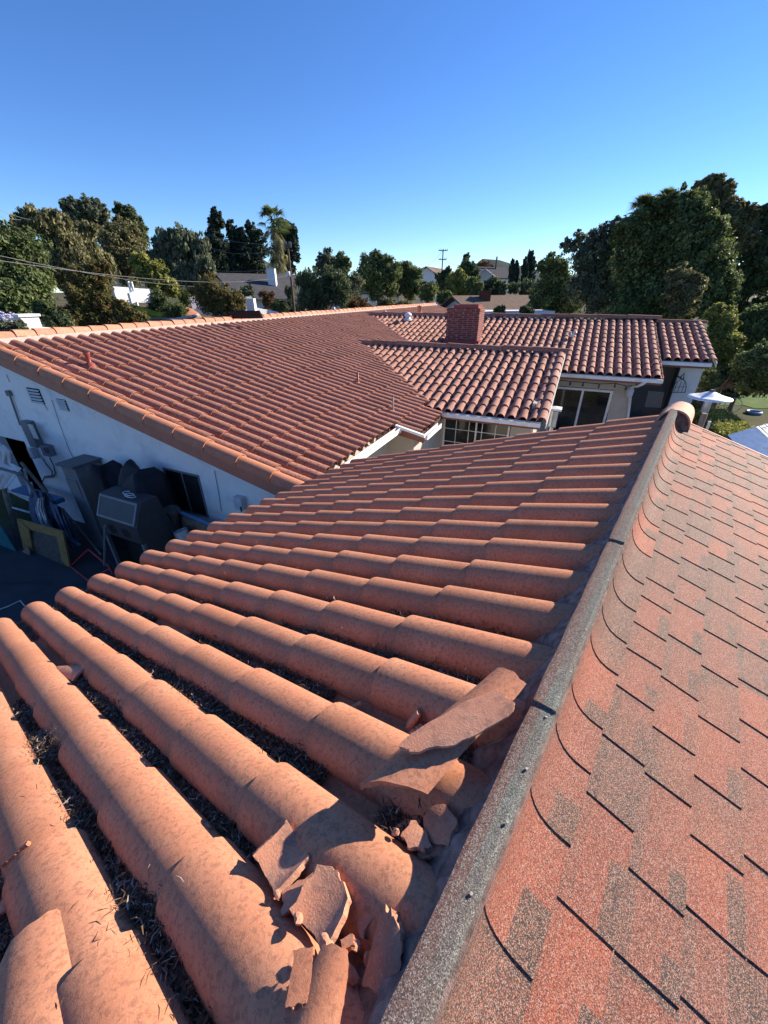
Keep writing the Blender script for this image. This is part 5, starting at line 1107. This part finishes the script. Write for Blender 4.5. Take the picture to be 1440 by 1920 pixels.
tree('low_shrub', 'twiggy bush at the end of the neighbouring flat roof', 'shrub', 33, fill(972, 1002, 574, 594, 8, 7, 63), 'dark', .09, 900)
p = at_d(8, 596, 17); fo_ = thing('flowering_plant', p-Z*.9, 'pale lilac flower heads at the left edge beside the mailbox pillar', 'flowers'); m = MB()
for k in range(60): q = p+rng.normal(0, 1, 3)*[.13, .13, .09]; m.lathe(q, [(.001, -.03), (.035, 0), (.001, .03)], 6)
tag(obj('blossoms', m, MT['flower'], fo_), kind='stuff'); m = MB(); m.tube([p-Z*.9, p], .02, 5); obj('stem', m, MT['trunk'], fo_)
# ================================================================== far left street: walls, pillar, banks
def wall_px(name, label, cat, pts, d, h, th=.2, mat='wall_white', caps=None):
    a = at_d(*pts[0], d[0]); b = at_d(*pts[1], d[1]); v = (b-a); v[2] = b[2]-a[2]; n = np.cross(v, Z); n = n/np.linalg.norm(n)*th
    m = MB(); m.hexa([a-Z*h, b-Z*h, b-Z*h+n, a-Z*h+n, a, b, b+n, a+n]); return tag(obj(name, m, MT[mat]), label, cat)
mp = thing('mailbox_pillar', at_d(45, 625, 17.5)-Z*.6, 'white square mailbox pillar with a dark slot at the left edge', 'pillar')
pq = at_d(45, 591, 17.5); pz = pq[2]
m = MB(); m.box(pq-Z*.55, (.5, .5, 1.1), [r2, w2, Z]); obj('pillar', m, MT['wall_white'], mp); m = MB(); m.box(pq+Z*.0, (.6, .6, .07), [r2, w2, Z]); obj('cap', m, MT['wall_white'], mp)
m = MB(); m.box(pq-Z*.2-r2*.26, (.03, .26, .14), [r2, w2, Z]); mb_ = obj('mailbox', m, MT['grey_paint'], mp); m = MB(); m.box(pq-Z*.2-r2*.28, (.012, .22, .03), [r2, w2, Z]); obj('slot', m, MT['black'], mb_)
wall_px('garden_wall', 'low white wall running right from the mailbox pillar', 'wall', [(50, 612), (145, 615)], (17.8, 18), 1.2)
wall_px('garden_wall', 'low white wall left of the mailbox pillar', 'wall', [(-40, 612), (38, 610)], (17.4, 17.7), 1.2)
fn = thing('picket_fence', at_d(120, 600, 25)-Z*.6, 'white picket fence climbing the slope behind the crape myrtle', 'fence')
for k in range(16):
    q = k/15; p = at_d(92+55*q, 574+33*q, 25.5-2.5*q); m = MB(); m.box(p-Z*.45, (.09, .04, .9)); obj('picket', m, MT['white_paint'], fn)
m = MB(); m.tube([at_d(92, 582, 25.6), at_d(147, 614, 23.1)], .04, 4); m.tube([at_d(92, 596, 25.6), at_d(147, 630, 23.1)], .04, 4); obj('rail', m, MT['white_paint'], fn)
wall_px('white_wall', 'bright white wall above the lawn on the left slope', 'wall', [(208, 537), (276, 542)], (30, 31), .75)
wall_px('white_wall', 'white fence section above the lawn with slanted end', 'wall', [(238, 550), (262, 541)], (29, 29.5), .5)
wall_px('white_wall', 'white garden wall behind the smaller crape myrtle', 'wall', [(355, 556), (470, 556)], (33, 34), 1.1)
wall_px('white_wall', 'low white wall beside the palm foot', 'wall', [(470, 575), (520, 585)], (31, 32), 1.0)
for k, (x, y, d, s) in enumerate(((241, 531, 29.5, .09), (247, 532, 29.5, .09), (425, 552, 33, .5), (470, 563, 30, .5))):
    m = MB(); p = at_d(x, y, d); m.box(p-Z*.5, (s, s, 1.2)); tag(obj('white_post', m, MT['wall_white']), ('first thin white post on the bright wall', 'second thin white post on the bright wall', 'square white gate pillar behind the smaller crape myrtle', 'square white gate pillar left of the bare reddish tree')[k], 'post')
m = MB(); ps = [at_d(x, y, 29.5) for x, y in ((240, 570), (262, 574), (300, 586), (335, 602), (290, 606), (245, 596))]; m.prism(ps, -Z*.3); tag(obj('lawn', m, MT['lawn']), kind='structure')
m = MB(); m.grid(np.array([[at_d(x, y, d) for x, y in ((-60, yy), (20, yy+2), (60, yy+6))] for yy, d in ((560, 40), (575, 33), (598, 22))])); tag(obj('lawn', m, MT['lawn']), kind='structure')
m = MB(); c = at_d(332, 572, 31); m.lathe(c-Z*.9, [(1.4, 0), (1.2, .4), (.8, .7), (.3, .85), (.001, .9)], 18); tag(obj('earth_bank', m, MT['red_soil'], smooth=True), 'mound of bare red earth on the left slope', 'earth bank')
m = MB(); m.tube([at_d(282, 606, 27), at_d(330, 600, 27), at_d(372, 592, 28)], .12, 6); tag(obj('kerb', m, MT['sidewalk']), kind='structure')
m = MB(); m.grid(np.array([[at_d(x, y, d) for x in (255, 420)] for y, d in ((612, 24), (598, 28))])+Z*.05); tag(obj('street', m, MT['asphalt']), kind='structure')
# solar panel / dark tilted panel behind the ridge
m = MB(); p = at_d(462, 590, 16); m.box(p, (1.0, .05, .35), [r2*.6-w2*.8, r2*.5+Z*.8, Z*.6-r2*.4]); tag(obj('tilted_panel', m, MT['black']), 'black tilted panel poking up behind the left ridge', 'panel')
# ================================================================== far houses
def house(name, label, c, ax, L, Wd, he, hr, wall='wall_white', roof='roof_dark', over=.5, windows=(), door=None):
    ax = ax/np.linalg.norm(ax); sd = np.cross(Z, ax); c = np.array(c, float); o = thing(name, c, label, 'house')
    m = MB()
    P = [c-ax*L/2-sd*Wd/2, c-ax*L/2+sd*Wd/2, c-ax*L/2+sd*Wd/2+Z*he, c-ax*L/2+Z*(hr-.06), c-ax*L/2-sd*Wd/2+Z*he]; m.prism(P, ax*L); obj('wall', m, MT[wall], o)
    m = MB(); sl_ = (hr-he)/(Wd/2)
    for s in (-1, 1): m.hexa([c-ax*(L/2+over)+Z*hr, c+ax*(L/2+over)+Z*hr, c+ax*(L/2+over)+sd*s*(Wd/2+over)+Z*(he-over*sl_), c-ax*(L/2+over)+sd*s*(Wd/2+over)+Z*(he-over*sl_)]+[q+Z*.14 for q in (c-ax*(L/2+over)+Z*hr, c+ax*(L/2+over)+Z*hr, c+ax*(L/2+over)+sd*s*(Wd/2+over)+Z*(he-over*sl_), c-ax*(L/2+over)+sd*s*(Wd/2+over)+Z*(he-over*sl_))])
    ro = obj('roof', m, MT[roof], o)
    for (side, u, z0, w_, h_) in windows:
        m = MB()
        if side in (-1, 1): p = c+sd*side*(Wd/2+.03)+ax*u+Z*(z0+h_/2); m.box(p, (w_, .06, h_), [ax, sd, Z])
        else: p = c+ax*(side/2)*(L/2+.03)+sd*u+Z*(z0+h_/2); m.box(p, (.06, w_, h_), [ax, sd, Z])
        wi = obj('window', m, MT['white_paint'], o); m = MB(); m.box(p, (w_-.2 if side in (-1, 1) else .09, .09 if side in (-1, 1) else w_-.2, h_-.2), [ax, sd, Z]); obj('pane', m, MT['glass'], wi)
    return o, ro
def hz(px, d): p = at_d(px, 560, d); return [p[0], p[1], CZ+terr(p[0], p[1])]
c = at_d(490, 560, 47); c[2] = CZ-3.0
axh = np.array([math.cos(rad(38)), math.sin(rad(38)), 0.])
ho, ro = house('grey_roofed_house', 'white house with a dark grey roof and white chimney behind the palm', c, axh, 7.4, 8.5, 2.7, 4.6, windows=((-1, -2, 1, 1.2, 1.0), (-1, 0, 1, 1.2, 1.0), (-1, 2, 1, 1.2, 1.), (-2, 1.5, 1.2, 1.6, .9)))
m = MB(); p = at_d(513, 545, 45.3); m.box([p[0], p[1], c[2]+3.8], (.75, .6, 2.6)); obj('chimney', m, MT['wall_white'], ro)
house('far_house', 'small pale house with a grey roof right of the juniper', hz(668, 80), np.array([1, -.2, 0]), 7, 7, 4.2, 6.2, windows=((-1, 1, 2.2, 1.6, 1.),))
c = hz(812, 95); c[2] = CZ-.2
house('far_house', 'white gabled house with two dark windows near the utility pole', c, np.array([.45, 1, 0]), 10, 6.5, 2.6, 4.6, roof='roof_brown', windows=((-2, -1, .8, 1.2, 1.2), (-2, 1, .8, 1.2, 1.2)))
c = hz(842, 110); c[2] = CZ+.5; house('far_house', 'long low grey roof on the skyline behind the cycad', c, np.array([1, 0, 0]), 9, 7, 1.6, 3.0, 'wall_white', 'roof_brown')
c = hz(915, 100); c[2] = CZ+.2; house('far_house', 'slanted grey roofed house with a white gable on the skyline', c, np.array([1, .5, 0]), 6.5, 6, 2.6, 4.4, roof='roof_dark', windows=((-1, 1, .8, 1.4, 1.2),))
c = hz(906, 90); c[2] = CZ-1.; house('far_house', 'little white gable in front of the slanted roofed house', c, np.array([.3, 1, 0]), 4, 3.6, 3.6, 4.8, roof='wall_white')
wall_px('far_wall', 'white wall under the ficus trees', 'wall', [(690, 566), (800, 566)], (66, 66), 1.4)
for x, lb in ((700, 'left'), (722, 'middle'), (742, 'right')):
    m = MB(); p = at_d(x, 553, 64); m.box(p-Z*.5, (.9, .9, 2.)); tag(obj('white_pillar', m, MT['wall_white']), lb+' white pillar of three under the ficus trees', 'pillar', 'white pillars under the ficus')
wall_px('far_wall', 'pale curved wall between the ficus and the cycad', 'wall', [(795, 545), (830, 560)], (72, 66), 1.6)
# neighbouring houses right behind the main house
zn = at_d(850, 556, 40)
c = np.array([*at_d(862, 560, 46)[:2], CZ-5.2])
dn_ = hd(rad(9)); ho, ro = house('neighbour_house', 'neighbour house with brown shingle gable roof and dark brown chimney', [*(at_d(850, 560, 43)+hd(rad(68))*5.5)[:2], CZ-3.9], hd(rad(68)), 10, 7.6, 2.0, 3.55, wall='wall_white', roof='roof_brown', over=.7, windows=((-2, -.3, 1.7, .7, .9),))
m = MB(); p = at_d(910, 548, 44); m.box([p[0], p[1], p[2]-1.0], (.95, .7, 2.2)); m.box([p[0], p[1], p[2]+.12], (1.05, .8, .08)); obj('chimney', m, plain('brown_brick', (.10, .045, .035), .9, .1), ro)
house('neighbour_wing', 'low brown roofed wing right of the neighbour chimney', [*at_d(960, 560, 55)[:2], CZ-4.1], X0, 9, 8, 2.0, 3.1, wall='wall_white', roof='roof_brown')
m = MB(); p = at_d(960, 590, 37); m.box([p[0], p[1], p[2]-.9], (5.6, 3.2, 2.4)); tag(obj('flat_annex', m, MT['wall_white']), 'flat topped pale annex in front of the brown roofed wing', 'annex')
m = MB(); p = at_d(1002, 588, 34); m.box([p[0], p[1], p[2]-.5], (1.7, .6, .12)); m.box([p[0]-.7, p[1], p[2]-1.5], (.1, .5, 2)); m.box([p[0]+.7, p[1], p[2]-1.5], (.1, .5, 2)); tag(obj('white_canopy', m, MT['white_paint']), 'small white canopy frame behind the far ridge', 'canopy')
m = MB(); fr_ = (at_d(738, 576, 46), X0, np.array([0, -.95, -.3]), Z); tile_field(m, fr_, [i*.33 for i in range(18)], [-.1, .4, .9, 1.4, 1.9], .33, .11, .09, K=7)
o = thing('garage_roof', [*fr_[0][:2], CZ-5.3], 'distant brown barrel tiled garage roof behind the main ridge', 'garage'); obj('tile_roof', m, MT['clay_main'], o, smooth=True)
m = MB(); m.ob(fr_[0]+[0, .1, -.2]-Z*2.6, X0*5.7, np.array([0, 4, 0]), Z*2.55); obj('wall', m, MT['stucco_beige'], o)
# ================================================================== poles and wires
def pole(px, yt, d, label, arms=(), r_=.14, extra=True):
    t = at_d(px, yt, d); b = np.array([t[0], t[1], CZ+terr(t[0], t[1])]); o = thing('utility_pole', b, label, 'utility pole', 'utility poles'); m = MB(); m.tube([b, t], [r_*1.2, r_*.8], 8); obj('post', m, MT['pole_wood'], o, smooth=True)
    for dz, L in arms: m = MB(); m.box(t-Z*dz, (L, .12, .14)); obj('crossarm', m, MT['pole_wood'], o); q = MB(); [q.tube([t-Z*dz+X0*L*s+Z*.05, t-Z*dz+X0*L*s+Z*.3], .05, 5) for s in (-.46, -.25, .25, .46)]; obj('insulators', q, MT['grey_paint'], o)
    return t
p1 = pole(831, 467, 95, 'wooden utility pole with two crossarms on the skyline', ((.25, 1.8), (1.75, 1.6)))
p2 = pole(932, 481, 100, 'plain leaning utility pole left of the cypresses', (), .2)
p3 = pole(539, 456, 36, 'dark service pole just right of the palm trunk', ((.2, .5),), .09)
m = MB(); q = at_d(541, 514, 36); m.lathe(q-Z*.2, [(.001, 0), (.16, .02), (.16, .38), (.001, .4)], 12); tag(obj('transformer', m, MT['wall_white'], smooth=True), 'small pale canister fixed on the dark service pole', 'transformer')
def wire(a, b, sag, label, r_=.02, group='overhead wires'):
    a, b = np.array(a), np.array(b); P = [a+(b-a)*q-Z*sag*4*q*(1-q) for q in np.linspace(0, 1, 20)]; m = MB(); m.tube(P, r_, 4); tag(obj('overhead_wire', m, MT['wire']), label, 'wire', group)
pA = at_d(541, 516, 36)
wire(at_d(-60, 467, 15), at_d(420, 536, 34), .3, 'upper of the two bright wires crossing the left trees', .0055)
wire(at_d(-60, 480, 15), pA, .5, 'lower of the two bright wires crossing the left trees', .006)
wire(at_d(-60, 368, 18), at_d(60, 412, 40), .1, 'highest wire entering the sky from the left edge', .007)
wire(at_d(-60, 385, 18), at_d(40, 412, 40), .1, 'second wire entering the sky from the left edge', .007)
wire(at_d(390, 440, 60), at_d(537, 458, 36), .3, 'upper thin wire between the pines and the service pole', .011)
wire(at_d(390, 462, 60), at_d(537, 462, 36), .6, 'middle thin wire sagging before the dark pines', .011)
wire(at_d(300, 480, 60), at_d(537, 500, 36), .8, 'lowest thin wire before the dark pines', .011)
wire(p1-Z*.2, at_d(790, 505, 130), .5, 'wire leaving the crossarm pole to the left', .025); wire(p1-Z*1.7, p2-Z*1, 1.2, 'wire from the crossarm pole to the leaning pole', .025); wire(p1-Z*3.4, at_d(905, 508, 98), .4, 'low wire from the crossarm pole to the far slanted roof', .025)
